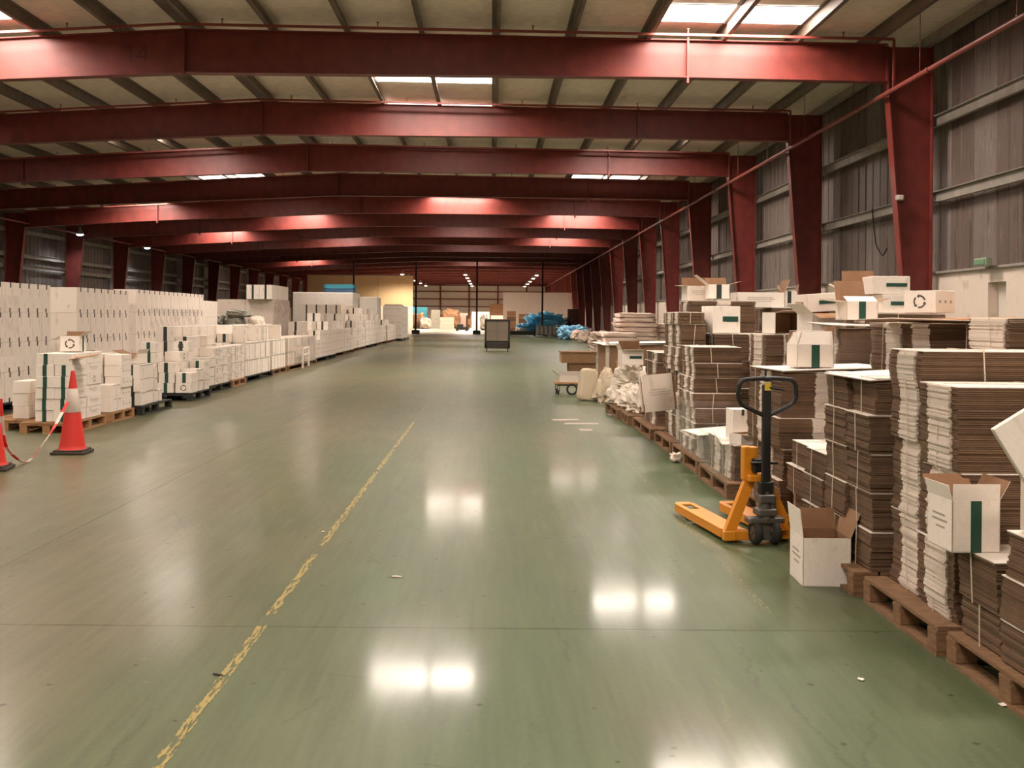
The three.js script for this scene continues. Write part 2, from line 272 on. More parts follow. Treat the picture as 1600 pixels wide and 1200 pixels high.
// portal frames: tapered columns and rafters welded up as I sections
{
  const zf = 0.13, tw = 0.014, tf = 0.022;
  function iSection(stations, depthOf, dirOut) {                                // stations: outer line points; depthOf(i): offset vector to the inner line
    const list = [], outer = stations, inner = stations.map((p, i) => [p[0] + depthOf(i)[0], p[1] + depthOf(i)[1]]);
    const plate = (pts, z0, z1) => { const pos = [], idx = []; const n = pts.length; for (const z of [z0, z1]) for (const p of pts) pos.push(p[0], p[1], z); for (let i = 1; i < n - 1; i++) { idx.push(0, i, i + 1); idx.push(n, n + i + 1, n + i); } for (let i = 0; i < n; i++) { const j = (i + 1) % n; idx.push(i, n + i, j, j, n + i, n + j); } const g = new THREE.BufferGeometry(); g.setAttribute('position', new THREE.Float32BufferAttribute(pos, 3)); g.setIndex(idx); const q = g.toNonIndexed(); q.computeVertexNormals(); q.setAttribute('uv', new THREE.Float32BufferAttribute(new Float32Array(q.attributes.position.count * 2), 2)); return q; };
    for (let i = 0; i < outer.length - 1; i++) {
      list.push(plate([outer[i], outer[i + 1], inner[i + 1], inner[i]], -tw / 2, tw / 2));
      for (const ln of [outer, inner]) { const a = ln[i], b = ln[i + 1], dx = b[0] - a[0], dy = b[1] - a[1], L = Math.hypot(dx, dy), nx = -dy / L * tf / 2, ny = dx / L * tf / 2; list.push(plate([[a[0] + nx, a[1] + ny], [b[0] + nx, b[1] + ny], [b[0] - nx, b[1] - ny], [a[0] - nx, a[1] - ny]], -zf, zf)); }
    }
    const g = merge(list); g.computeBoundingBox(); return g;
  }
  const dep = 0.80, depM = 0.93;
  const sx = 4.2, sl = -17.0;                                                   // splices
  const rafR = iSection([[XR - 0.98, topAt(XR - 0.98)], [sx, topAt(sx)], [RX, YT]], (i) => [0, -[dep, 0.8, depM][i]]);
  const rafL = iSection([[XL + 0.98, topAt(XL + 0.98)], [sl, topAt(sl)], [RX, YT]], (i) => [0, -[dep, 0.8, depM][i]]);
  const colR = iSection([[XR, YR - 0.02], [XR, YR - dep], [XR, 0.03]], (i) => [[-0.98, 0], [-0.97, 0], [-0.42, 0]][i]);
  const colL = iSection([[XL, YL - 0.02], [XL, YL - dep], [XL, 0.03]], (i) => [[0.98, 0], [0.97, 0], [0.42, 0]][i]);
  const splice = (x) => bx(0.045, 0.98, 0.27, x, topAt(x) - 0.44, 0);
  const stiff = (x, y0, y1) => bx(0.02, y1 - y0, 0.22, x, (y0 + y1) / 2, 0);
  const proto = new THREE.Group();
  part('rafter', rafR, M.red, proto); part('rafter', rafL, M.red, proto); part('column', colR, M.red, proto); part('column', colL, M.red, proto);
  part('splice_plate', uvBox(splice(sx)), M.red, proto); part('splice_plate', uvBox(splice(sl)), M.red, proto); part('ridge_plate', uvBox(bx(0.05, 0.98, 0.27, RX, YT - 0.48, 0)), M.red, proto);
  part('stiffener', uvBox(stiff(XR - 0.98, YR - dep, YR - 0.05)), M.red, proto); part('stiffener', uvBox(stiff(XL + 0.98, YL - dep, YL - 0.05)), M.red, proto);
  for (const x of [XR - 0.21, XL + 0.21]) part('base_plate', bx(0.5, 0.03, 0.34, x, 0.016, 0), M.steelDark, proto);
  for (let k = 0; k < FRAMES; k++) {
    const label = k === 0 ? 'dark red steel portal frame nearest overhead, numbered 14 beside its ridge' : ORD[k] + ' dark red steel portal frame counted from the one numbered 14';
    const f = place(proto, 'portal_frame', label, 'frame', k < 11 ? 'portal frames down the hall' : 'portal frames beyond the posts', 0, 0, -(D0 + k * S));
    if (k === 0) {
      const c = document.createElement('canvas'); c.width = 256; c.height = 256; const q = c.getContext('2d'); q.fillStyle = '#000'; q.fillRect(0, 0, 256, 256); q.fillStyle = '#fff'; q.font = '210px sans-serif'; q.textAlign = 'center'; q.fillText('14', 128, 205);
      const t = new THREE.CanvasTexture(c); t.flipY = true;
      const g = new THREE.PlaneGeometry(0.62, 0.62).translate(-7.75, topAt(-7.75) - 0.45, 0.0085);
      part('painted_number', g, std({ color: 0x552820, roughness: 0.6, alphaMap: t, alphaTest: 0.5, side: THREE.DoubleSide }), f, 'dark painted number 14');
    }
  }
}
// ---------------------------------------------------------------- goods: cartons, bundles, pallets
const cache = new Map();
const once = (key, make) => { if (!cache.has(key)) cache.set(key, make()); return cache.get(key); };
function onFace(face, w, h, l, a, b, wa, hb, t = 0.003) {                        // a thin piece lying on one face of a box that stands on y = 0; a across, b up, from the face's centre
  if (face === '+z') return bx(wa, hb, t, a, h / 2 + b, l / 2 + t / 2);
  if (face === '-z') return bx(wa, hb, t, a, h / 2 + b, -l / 2 - t / 2);
  if (face === '+x') return bx(t, hb, wa, w / 2 + t / 2, h / 2 + b, -a);
  if (face === '-x') return bx(t, hb, wa, -w / 2 - t / 2, h / 2 + b, a);
  return bx(wa, t, hb, a, h + t / 2, b);
}
function ringGeo(face, w, h, l, a, b, r) {                                       // three curved arrows in a circle, printed
  const list = [];
  for (let k = 0; k < 3; k++) {
    const t0 = k * 2.094 + 0.25; list.push(new THREE.RingGeometry(r * 0.74, r, 10, 1, t0, 1.45));
    const e = t0 + 1.45, s = new THREE.Shape(); s.moveTo(Math.cos(e) * r * 0.55, Math.sin(e) * r * 0.55); s.lineTo(Math.cos(e) * r * 1.2, Math.sin(e) * r * 1.2); s.lineTo(Math.cos(e + 0.42) * r * 0.87, Math.sin(e + 0.42) * r * 0.87); list.push(new THREE.ShapeGeometry(s));
  }
  const g = merge(list, 0);
  if (face === '+z') return g.translate(a, h / 2 + b, l / 2 + 0.002);
  if (face === '+x') return g.rotateY(Math.PI / 2).translate(w / 2 + 0.002, h / 2 + b, -a);
  return g.rotateY(-Math.PI / 2).translate(-w / 2 - 0.002, h / 2 + b, a);
}
const MARK = {
  green: (f, w, h, l) => { const W = f[1] === 'x' ? l : w; return [['green_stripe', M.green, [onFace(f, w, h, l, 0, 0, W * 0.22, h * 0.992)]]]; },
  dark: (f, w, h, l) => { const W = f[1] === 'x' ? l : w; return [['tape_strip', M.greenDark, [onFace(f, w, h, l, 0, 0, Math.min(0.075, W * 0.24), h * 0.992)]]]; },
  band: (f, w, h, l) => { const W = f[1] === 'x' ? l : w; return [['green_stripe', M.green, [onFace(f, w, h, l, W * 0.14, 0.02 * h, W * 0.56, h * 0.2)]]]; },
  slit: (f, w, h, l) => { const W = f[1] === 'x' ? l : w, s = Math.min(0.042, W * 0.14), q = Math.min(0.085, h * 0.2); return [['tape_strip', M.slit, [onFace(f, w, h, l, 0.01, h / 2 - q / 2, s, q)]], ['tape_strip', M.slit, [onFace(f, w, h, l, -0.008, -h / 2 + q * 0.42, s, q * 0.84)]]]; },
  ring: (f, w, h, l) => [['recycling_mark', M.ink, [ringGeo(f, w, h, l, 0, 0, Math.min(h, f[1] === 'x' ? l : w) * 0.3)]]],
  print: (f, w, h, l) => { const W = f[1] === 'x' ? l : w; return [['print', M.inkPale, [0.16, 0.05, -0.08].map((b, i) => onFace(f, w, h, l, (i - 1) * 0.03 * W, b * h, W * [0.5, 0.6, 0.35][i], h * 0.035, 0.0015))]]; },
  dots: (f, w, h, l) => { const W = f[1] === 'x' ? l : w; return [['print', M.inkPale, [-0.28, 0, 0.28].map((a) => onFace(f, w, h, l, a * W, 0, W * 0.09, h * 0.12, 0.0015))]]; },
  lid: (f, w, h, l) => [['lid_edge', M.ink, [onFace(f, w, h, l, 0, h * 0.42, (f[1] === 'x' ? l : w) * 0.98, h * 0.03, 0.0015)]]],
};
function cartonProto(w, h, l, marks = [], mat = 'white', r = 0.004) {
  return once(['carton', w, h, l, marks.join(), mat].join('|'), () => {
    const o = new THREE.Group();
    part('carton_body', uvBox(r ? rbx(w, h, l, 0, h / 2, 0, Math.min(r, w / 6, h / 6), 1) : bx(w, h, l, 0, h / 2, 0)), M[mat], o);
    for (const mk of marks) { const [kind, face] = mk.split('@'); for (const [n, m, g] of MARK[kind](face, w, h, l)) part(n, merge(g, 0), m, o); }
    return o;
  });
}
// cartons too many or too far to be told apart: collected into one object
const restOfCartons = new Map();
function restCarton(x, y, z, turn, w, h, l, marks = [], mat = 'white') {
  const add = (m, g) => { g.applyMatrix4(new THREE.Matrix4().makeRotationY(turn).setPosition(x, y, z)); if (!restOfCartons.has(m)) restOfCartons.set(m, []); restOfCartons.get(m).push(g); };
  add(M[mat], uvBox(bx(w, h, l, 0, h / 2, 0)));
  for (const mk of marks) { const [kind, face] = mk.split('@'); for (const [, m, gs] of MARK[kind](face, w, h, l)) for (const g of gs) add(m, g); }
}
function closeRest() { const o = new THREE.Group(); o.name = 'carton_rows'; o.userData = { kind: 'stuff', label: 'white cartons crowded on the farther pallets of the row', category: 'cartons' }; scene.add(o); for (const [m, list] of restOfCartons) part('cartons', merge(list, m === M.white || m === M.whiteOld ? 1 : 0), m, o); }
function carton(label, group, x, y, z, turn, ...spec) { return place(cartonProto(...spec), 'carton', label, 'carton', group, x, y, z, turn); }
// open carton: white outside, brown inside; flaps: {side: angle from straight up, outwards} and marks on its faces
function openCarton(label, x, y, z, turn, w, h, l, flaps, marks = [], group, lean = [0, 0]) {
  const o = thing('open_carton', label, 'carton', group, x, y, z, turn), t = 0.005; o.rotation.order = 'YXZ'; o.rotation.x = lean[0]; o.rotation.z = lean[1];
  const shell = (m) => { const e = m ? t : 0, k = m ? t * 0.6 : t; return merge([bx(w - 2 * e, k, l - 2 * e, 0, e + k / 2, 0), bx(k, h - e, l - 2 * e, w / 2 - e - k / 2, e + (h - e) / 2, 0), bx(k, h - e, l - 2 * e, -w / 2 + e + k / 2, e + (h - e) / 2, 0), bx(w - 2 * e, h - e, k, 0, e + (h - e) / 2, l / 2 - e - k / 2), bx(w - 2 * e, h - e, k, 0, e + (h - e) / 2, -l / 2 + e + k / 2)]); };
  part('carton_body', shell(0), M.white, o); part('lining', shell(1), M.kraft, o);
  for (const [f, spec] of Object.entries(flaps)) {
    const [ang, len] = Array.isArray(spec) ? spec : [spec, (f[1] === 'x' ? w : l) / 2], W = (f[1] === 'x' ? l : w) * 0.98;
    const p = new THREE.Group(); p.name = 'flap';
    const s = f[0] === '+' ? 1 : -1;
    const mk = (off, m, n) => { const g = f[1] === 'x' ? bx(0.0025, len, W, s * off, len / 2, 0) : bx(W, len, 0.0025, 0, len / 2, s * off); return [uvBox(g), m, n]; };
    const [g1, m1] = mk(0.0013, M.white), [g2, m2] = mk(-0.0013, M.kraft);
    const a = new THREE.Mesh(g1, m1); a.name = 'flap'; part('flap_inside', g2, m2, a);
    if (f[1] === 'x') { a.position.set(s * (w / 2 - 0.003), h, 0); a.rotation.z = -s * ang; } else { a.position.set(0, h, s * (l / 2 - 0.003)); a.rotation.x = s * ang; }
    a.castShadow = a.receiveShadow = true; o.add(a);
  }
  for (const mk of marks) { const [kind, face] = mk.split('@'); for (const [n, m, g] of MARK[kind](face, w, h, l)) part(n, merge(g, 0), m, o); }
  return o;
}
// bundle of folded-flat cartons; folds: the white folded edges, [from, to] along the side that faces the aisle (share of its length); front: the same along the side that faces up the hall
function bundleProto(lx, lz, n, t, folds, front, variant, side = -1, strings = 1) {
  return once(['bundle', lx, lz, n, t, JSON.stringify(folds), JSON.stringify(front), variant, side, strings].join('|'), () => {
    const o = new THREE.Group(), brown = [], white = [...folds, ...front].map(() => []); let keep = seed; seed = 991 * (variant + 1) + n;
    const B = [0.185, 0.107, 0.061], W = [0.74, 0.64, 0.55]; let px = 0, pz = 0;
    for (let i = 0; i < n; i++) {
      px = clamp(px + rr(-0.005, 0.005), -0.014, 0.014); pz = clamp(pz + rr(-0.005, 0.005), -0.01, 0.01);
      const y = (i + 0.5) * t, k = rr(0.72, 1.12), dx = px + rr(-0.004, 0.004), dz = pz + rr(-0.004, 0.004);
      brown.push(tint(bx(lx - 0.012, t * 0.84, lz - 0.012, dx, y, dz), B.map((c) => c * k)));
      const kw = rr(0.86, 1.06), wc = W.map((c) => c * kw);
      folds.forEach(([a, b], f) => white[f].push(tint(bx(0.03, t * 0.93, (b - a) * lz, side * (lx / 2 - 0.008) + dx + rr(-0.003, 0.003), y, lz / 2 - (a + b) / 2 * lz + dz), wc)));
      front.forEach(([a, b], f) => white[folds.length + f].push(tint(bx((b - a) * lx, t * 0.93, 0.03, -lx / 2 + (a + b) / 2 * lx + dx, y, lz / 2 - 0.008 + dz), wc)));
    }
    part('flattened_boards', merge(brown), M.board, o);
    for (const list of white) if (list.length) part('folded_edge', merge(list), M.fold, o);
    part('top_sheet', uvBox(bx(lx - 0.004, 0.005, lz - 0.004, px, n * t + 0.002, pz)), M.white, o);
    if (strings) {
      const H = n * t + 0.008, list = [];
      const zs = lz > 0.7 ? [-lz * 0.22, lz * 0.2] : [lz * rr(-0.12, 0.12)];
      for (const z of zs) list.push(bx(0.003, H, 0.007, side * (lx / 2 + 0.016), H / 2, z, 0, rr(-0.12, 0.12)), bx(lx * 0.98, 0.003, 0.007, 0, H, z));
      const x = lx * rr(-0.2, 0.1); list.push(bx(0.007, H, 0.003, x, H / 2, lz / 2 + 0.016, 0, 0, rr(-0.1, 0.1)), bx(0.007, 0.003, lz * 0.98, x, H, 0));
      part('string', merge(list), M.string, o);
    }
    seed = keep; return o;
  });
}
function bundleStack(desc, x0, x1, d0, d1, y0, y1, { folds = [[0.26, 0.76]], front = [], per = 16, t = 0.0105, nz = 1, side = -1, lean = 0, jitter = 0.014, strings = 1 } = {}) {
  const lx = +(x1 - x0).toFixed(3), lz = +((d1 - d0) / nz).toFixed(3), step = per * t + 0.006, n = Math.max(1, Math.round((y1 - y0) / step)), rowsY = [];
  for (let i = 0; i < n; i++) for (let k = 0; k < nz; k++) {
    const left = i === n - 1 ? Math.max(5, Math.round((y1 - y0 - i * step) / t)) : per, top = n - 1 - i;
    const where = nz > 1 ? (k === 0 ? ', nearer half' : ', farther half') : '';
    const p = bundleProto(lx, lz, left, t, folds, front, (i * 3 + k) % 4, side, strings);
    place(p, 'flat_carton_bundle', (n === 1 ? 'single cardboard bundle' : (top ? ORD[top] : 'topmost') + ' cardboard bundle' + (top ? ' from top' : '')) + where + ' of the ' + desc, 'cardboard bundle', desc, (x0 + x1) / 2 + rr(-jitter, jitter) + lean * i, y0 + i * step, -(d0 + (k + 0.5) * lz) + rr(-jitter, jitter) * 0.4, rr(-0.012, 0.012));
  }
}
function pallet(label, x0, x1, d0, d1, mat = 'wood', detail = 1, group, y = 0) {
  const w = x1 - x0, l = d1 - d0, o = thing('pallet', label, 'pallet', group, (x0 + x1) / 2, y, -(d0 + d1) / 2), m = M[mat];
  const deck = [], blocks = [], base = [];
  const n = Math.max(4, Math.round(w / 0.155)), bw = w / n - 0.014;
  for (let i = 0; i < n; i++) deck.push(rbx(bw, 0.022, l, -w / 2 + (i + 0.5) * w / n, 0.132, rr(-0.006, 0.006), 0.003, 1));
  for (const z of [-1, 0, 1]) { deck.push(bx(w, 0.02, 0.095, 0, 0.11, z * (l / 2 - 0.05))); for (const x of [-1, 0, 1]) blocks.push(rbx(0.1, 0.082, 0.1, x * (w / 2 - 0.052), 0.061, z * (l / 2 - 0.052), 0.004, 1)); }
  for (const x of [-1, 0, 1]) base.push(bx(0.1, 0.02, l, x * (w / 2 - 0.052), 0.01, 0));
  if (detail) { for (const [nm, list] of [['deck_board', deck], ['block', blocks], ['base_board', base]]) for (const g of list) part(nm, uvBox(g), m, o); }
  else { part('deck', merge(deck), m, o); part('blocks', merge(blocks), m, o); part('base', merge(base), m, o); }
  return o;
}
function sheetThing(label, x, y, d, w, l, rot, mat = 'white') { const o = thing('cardboard_sheet', label, 'cardboard', undefined, x, y, -d); o.rotation.set(...rot); part('board', uvBox(bx(w, 0.006, l, 0, 0.003, 0)), M[mat], o); part('liner', uvBox(bx(w - 0.004, 0.003, l - 0.004, 0, -0.0015, 0)), M.kraft, o); return o; }
function film(label, x0, x1, d0, d1, y0, y1, sides = ['-x', '+z']) {                 // stretch film pulled round a load, creased
  const o = thing('stretch_film', label, 'plastic wrap', undefined, (x0 + x1) / 2, y0, -(d0 + d1) / 2), w = x1 - x0 + 0.05, l = d1 - d0 + 0.05, h = y1 - y0;
  for (const s of sides) {
    const len = s[1] === 'x' ? l : w, g = new THREE.PlaneGeometry(len, h, Math.ceil(len / 0.05), Math.ceil(h / 0.05)), p = g.attributes.position;
    for (let i = 0; i < p.count; i++) { const a = p.getX(i), b = p.getY(i); p.setZ(i, 0.016 * n2(a * 2.2 + x0 * 7, b * 2.6 + a * 1.5) + 0.004 * n2(a * 7, b * 5 + d0)); }
    g.computeVertexNormals();
    if (s === '-x') g.rotateY(-Math.PI / 2).translate(-w / 2, h / 2, 0); else if (s === '+x') g.rotateY(Math.PI / 2).translate(w / 2, h / 2, 0); else g.translate(0, h / 2, l / 2);
    part('film_side', uvBox(g), M.film, o);
  }
  return o;
}
function lump(w, h, l, s, amp = 0.16, seg = 28, freq = 1.6, taper = 0, e = 0.62) {                         // a filled sack or heap that sits on y = 0
  const g = mergeVertices(new THREE.SphereGeometry(1, seg, Math.round(seg * 0.7)).deleteAttribute('uv')), p = g.attributes.position;
  for (let i = 0; i < p.count; i++) {
    let x = p.getX(i), y = p.getY(i), z = p.getZ(i); const c = (q) => Math.sign(q) * Math.pow(Math.abs(q), e);
    const k = 1 + amp * n3(x * freq + s, y * freq, z * freq - s) + amp * 0.55 * n3(x * freq * 3 + s, y * freq * 2.4, z * freq * 3) + amp * 0.4 * (1 - Math.abs(n3(x * 4 + s, y * 3.2, z * 4)) * 3.2);
    x = c(x) * k; y = c(y) * k; z = c(z) * k; const tp = 1 - taper * clamp((y + 1) / 2); p.setXYZ(i, x * tp * w / 2, Math.max(0, (y + 1) / 2 * h), z * (1 - (1 - tp) * 0.6) * l / 2);
  }
  g.computeVertexNormals(); return uvBox(g);
}
function sack(label, x, y, d, w, h, l, mat, turn = 0, neck = 0, group, name = 'sack', category = 'sack', amp = 0.12, taper = 0.25, e = 0.62) {
  const o = thing(name, label, category, group, x, y, -d, turn);
  part(name + '_body', lump(w, h, l, rr(0, 50), amp, 44, 1.3, taper, e), mat, o);
  if (neck) { const g = lump(w * 0.42, h * 0.2, l * 0.3, rr(0, 50), 0.25, 14); g.translate(0, h * 0.9, 0); part('tied_neck', g, mat, o); }
  return o;
}
M.sack = std({ color: 0xe2d5c4, roughness: 0.62 }); M.sackBeige = std({ color: 0xd4c3aa, roughness: 0.8 }); M.sackGrey = std({ color: 0x9a978a, roughness: 0.45 }); M.bale = std({ color: 0xdcc4b4, roughness: 0.8 });
M.blue = std({ color: 0x62c2ee, roughness: 0.45 }); M.bluePale = std({ color: 0x8cc4e2, roughness: 0.5 }); M.teal = std({ color: 0x3f8fa2, roughness: 0.6 }); M.blueCloth = std({ color: 0x3f5f86, roughness: 0.7 });
// ---------------------------------------------------------------- the long row of cartons across the aisle
// tall blocks, one carton deep where they can be seen; layers counted from the top, places along the aisle from the camera
function tallBlock(desc, xf, d0, nd, ld, layers, h, { cols = 3, wx = 0.5, marks = ['slit@+x'], frontMarks = [], y0 = 0.15, mat = 'white', plain = false, rest = 0 } = {}) {
  for (let j = 0; j < layers; j++) for (let i = 0; i < nd; i++) for (let c = 0; c < cols; c++) {
    const onAisle = c === 0, onFront = i === 0, topRow = j === layers - 1;
    if (!(onAisle || onFront)) continue;
    const x = xf - wx / 2 - c * (wx + 0.004) + rr(-0.006, 0.006), d = d0 + (i + 0.5) * (ld + 0.004);
    const mk = plain ? [] : [...(onAisle ? marks : []), ...(onFront ? frontMarks : [])];
    if (rest || j === 0 && d0 > 22) { restCarton(x, y0 + j * (h + 0.003), -d, 0, wx, h, ld, mk, mat); continue; }
    const where = onAisle ? (ORD[i] + ' along the aisle') : onFront ? (ORD[c] + ' across the end') : 'standing behind the ' + ORD[i] + ' one';
    carton('white carton, ' + (j === layers - 1 ? 'top' : ORD[layers - 1 - j]) + ' layer' + ', ' + where + ' of ' + desc, 'cartons of ' + desc, x, y0 + j * (h + 0.003), -d, 0, wx, h, ld, mk, mat, ld > 0.2 && d0 < 30 ? 0.004 : 0);
  }
}
let palletNo = 0;
const B1 = 'the first tall block', B2 = 'the second tall block', B3 = 'the third tall block';
tallBlock(B1, -7.9, 15.6, 8, 0.338, 4, 0.488, { cols: 1, wx: 0.9 });
tallBlock(B2, -7.9, 19.5, 8, 0.345, 4, 0.488, { cols: 4, wx: 0.62 });
tallBlock(B3, -7.9, 22.75, 15, 0.35, 4, 0.5, { cols: 1, wx: 0.5 });
tallBlock('the short fourth block', -7.95, 28.2, 3, 0.5, 4, 0.46, { cols: 2, wx: 0.55, marks: [] });
tallBlock('the fifth block', -7.9, 37, 6, 0.5, 4, 0.505, { cols: 4, wx: 0.5, marks: [], mat: 'whiteOld', rest: 1 });
for (let i = 0; i < 3; i++) for (let c = 0; c < 2; c++) carton(ORD[i] + ' tall carton along the top of the fifth block, ' + (c ? 'inner' : 'outer') + ' row', 'tall cartons on the fifth block', -8.13 - c * 0.46, 2.19, -(37.3 + i), 0, 0.45, 0.52, 0.98, i ? [] : ['dark@+z'], 'white', 0);
tallBlock('the sixth block behind the row', -7.35, 50, 7, 0.8, 4, 0.5, { cols: 4, wx: 0.48, marks: ['dots@+x'], frontMarks: ['dark@+z'], mat: 'whiteOld', rest: 1 });
tallBlock('the tall pale block ending the row', -5.95, 68, 5, 1.0, 5, 0.43, { cols: 3, wx: 0.42, marks: ['slit@+x'], frontMarks: ['dots@+z'], rest: 1 });
for (const [x0, x1, d0, d1, w] of [[-8.95, -7.85, 14.5, 15.7, 0], [-8.95, -7.85, 15.75, 17, 0], [-8.95, -7.85, 17.1, 18.4, 0], [-10.4, -7.85, 19.4, 22.3, 0], [-9, -7.85, 22.7, 25.3, 0], [-9, -7.85, 25.4, 29.8, 0], [-10, -7.85, 36.9, 40.2, 0], [-9.4, -7.42, 49.9, 55.8, 0], [-7.3, -5.9, 67.9, 73.2, 0]])
  pallet(['dark pallet under the near end of the block at the picture edge', 'dark pallet second under the block at the picture edge', 'dark pallet third under the block at the picture edge', 'wide pallet under the second tall block of cartons', 'pallet under the near half of the third tall block', 'pallet under the far half of the third tall block', 'pallet under the fifth block of cartons', 'pallet under the sixth block of cartons', 'pallet under the tall pale block ending the row'][palletNo++], x0, x1, d0, d1, 'woodDark', d0 < 18 ? 1 : 0);
film('stretch film clinging to the side of the third tall block', -7.885, -7.88, 23.6, 27.4, 0.65, 1.75, ['+x']);
film('stretch film round the near side of the fifth block', -7.88, -7.87, 37.05, 39.9, 0.4, 2.15, ['+x']);
film('stretch film on the block reaching the picture edge', -7.885, -7.88, 15.6, 17.0, 0.9, 1.9, ['+x']);

// heap of grey wrapped sacks between the third and fifth blocks
{
  const spots = [[-7.93, 0.15, 30.85, 0.62, 0.4], [-7.3, 0.15, 30.85, 0.62, 0.42], [-7.95, 0.53, 30.85, 0.6, 0.4], [-7.32, 0.54, 30.85, 0.64, 0.38], [-7.92, 0.9, 30.85, 0.6, 0.4], [-7.3, 0.9, 30.85, 0.56, 0.38], [-7.72, 1.27, 30.85, 0.66, 0.3], [-7.08, 1.26, 30.85, 0.5, 0.32], [-8.22, 1.28, 30.85, 0.44, 0.36], [-7.6, 1.55, 30.85, 0.8, 0.24]];
  const lab = ['lowest inner', 'lowest outer', 'second inner', 'second outer', 'third inner', 'third outer', 'wide middle upper', 'small pale outer upper', 'inner upper', 'topmost flat'];
  pallet('pallet under the heap of grey plastic sacks', -8.3, -6.95, 30.3, 31.4, 'woodDark', 0);
  spots.forEach(([x, y, d, w, h], i) => sack(lab[i] + ' grey plastic sack of the heap beside the third block', x, y, d, w, h, 0.68, i === 7 ? M.sack : M.sackGrey, rr(-0.1, 0.1), 0, 'grey plastic sacks'));
}

// front row on pallets along the aisle: every stack as columns of small cartons
let stackNo = 0;
function smallStack(desc, x, d, w, l, h, n, marks, { y0 = 0.15, mat = 'white', detail = 1, turn = 0.012 } = {}) {
  for (let j = 0; j < n; j++) if (!detail) restCarton(x + rr(-0.012, 0.012), y0 + j * (h + 0.003), -d + rr(-0.012, 0.012), rr(-turn, turn), w, h, l, typeof marks === 'function' ? marks(j, n) : marks, mat);
  else carton('white carton, ' + (n === 1 ? 'alone' : fromTop(n - 1 - j).replace('from the top', 'from top')) + ', ' + desc, 'small cartons ' + desc, x + rr(-0.012, 0.012), y0 + j * (h + 0.003), -d + rr(-0.012, 0.012), rr(-turn, turn), w, h, l, typeof marks === 'function' ? marks(j, n) : marks, mat, detail ? 0.004 : 0);
}
const q = (...a) => a;
// first pallet, behind the traffic cone
pallet('wooden pallet behind the near traffic cone', -6.32, -5.6, 13.72, 14.95, 'woodPale');
pallet('wooden pallet half hidden inside the first carton stack', -6.95, -6.34, 14.0, 15.1, 'woodPale');
smallStack('outer near column of the stack behind the cone', -5.755, 14.02, 0.245, 0.5, 0.15, 6, (j, n) => (j === n - 1 ? ['print@+x'] : q('green@+z', 'print@+x')));
smallStack('inner near column of the stack behind the cone', -6.005, 14.02, 0.245, 0.5, 0.15, 6, ['green@+z']);
smallStack('outer far column of the stack behind the cone', -5.755, 14.54, 0.245, 0.5, 0.15, 6, (j) => (j === 3 ? ['ring@+x'] : ['print@+x']));
smallStack('inner far column of the stack behind the cone', -6.005, 14.54, 0.245, 0.5, 0.15, 6, []);
smallStack('low column on the half hidden pallet', -6.5, 14.4, 0.22, 0.5, 0.17, 3, []);
openCarton('open white carton with a ring mark on the stack behind the cone', -5.9, 1.075, -14.45, 0.1, 0.27, 0.22, 0.3, { '+x': [0.9, 0.1], '-x': [2.0, 0.13], '-z': [0.3, 0.06] }, ['ring@+z', 'green@+x']);
sheetThing('brown carton lid sticking out over the aisle behind the cone', -5.52, 1.02, 13.9, 0.34, 0.24, [0.06, 0.1, 0.16], 'kraftLight');
// second pallet
pallet('wooden pallet second along the aisle from the cone', -6.4, -5.58, 15.1, 16.05, 'woodPale');
for (const k of [0, 1, 2]) smallStack(ORD[k] + ' slim column of the second pallet', -5.74, 15.2 + k * 0.135, 0.24, 0.125, 0.2, 2, k ? ['lid@+x'] : []);
smallStack('tall column on the second pallet', -5.74, 15.78, 0.26, 0.44, 0.165, 5, ['dots@+x']);
smallStack('green striped column inside the second pallet', -6.03, 15.33, 0.26, 0.4, 0.18, 4, ['green@+z', 'ring@+x']);
smallStack('inner far column of the second pallet', -6.03, 15.78, 0.26, 0.44, 0.168, 5, []);
openCarton('open white carton with dark lid above the green striped column', -6.0, 0.885, -15.3, 0.05, 0.26, 0.17, 0.32, { '-x': [1.5, 0.15], '+x': [0.2, 0.04] }, ['print@+z']);
// third pallet, black
pallet('black pallet third along the aisle with its far end empty', -6.4, -5.52, 16.25, 17.75, 'woodDark');
for (let k = 0; k < 4; k++) smallStack(ORD[k] + ' slim column of the third pallet', -5.72, 16.38 + k * 0.165, 0.28, 0.155, 0.215, k === 3 ? 3 : 3, ['dark@+z', 'lid@+x'].slice(k ? 1 : 0));
for (let k = 0; k < 3; k++) smallStack(ORD[k] + ' short slim column of the third pallet', -5.72, 17.05 + k * 0.125, 0.28, 0.115, 0.2, k ? 1 : 3, ['lid@+x']);
smallStack('inner green striped column of the third pallet', -6.03, 16.7, 0.28, 0.34, 0.2, 4, ['green@+z']);
smallStack('second inner column of the third pallet', -6.03, 17.15, 0.28, 0.34, 0.2, 3, ['dark@+z', 'print@+x']);
openCarton('open carton with brown lining on the black third pallet', -5.8, 0.81, -16.6, -0.15, 0.3, 0.16, 0.36, { '+x': [0.5, 0.08], '-x': [1.2, 0.14], '+z': [2.3, 0.1] }, ['dark@+z']);
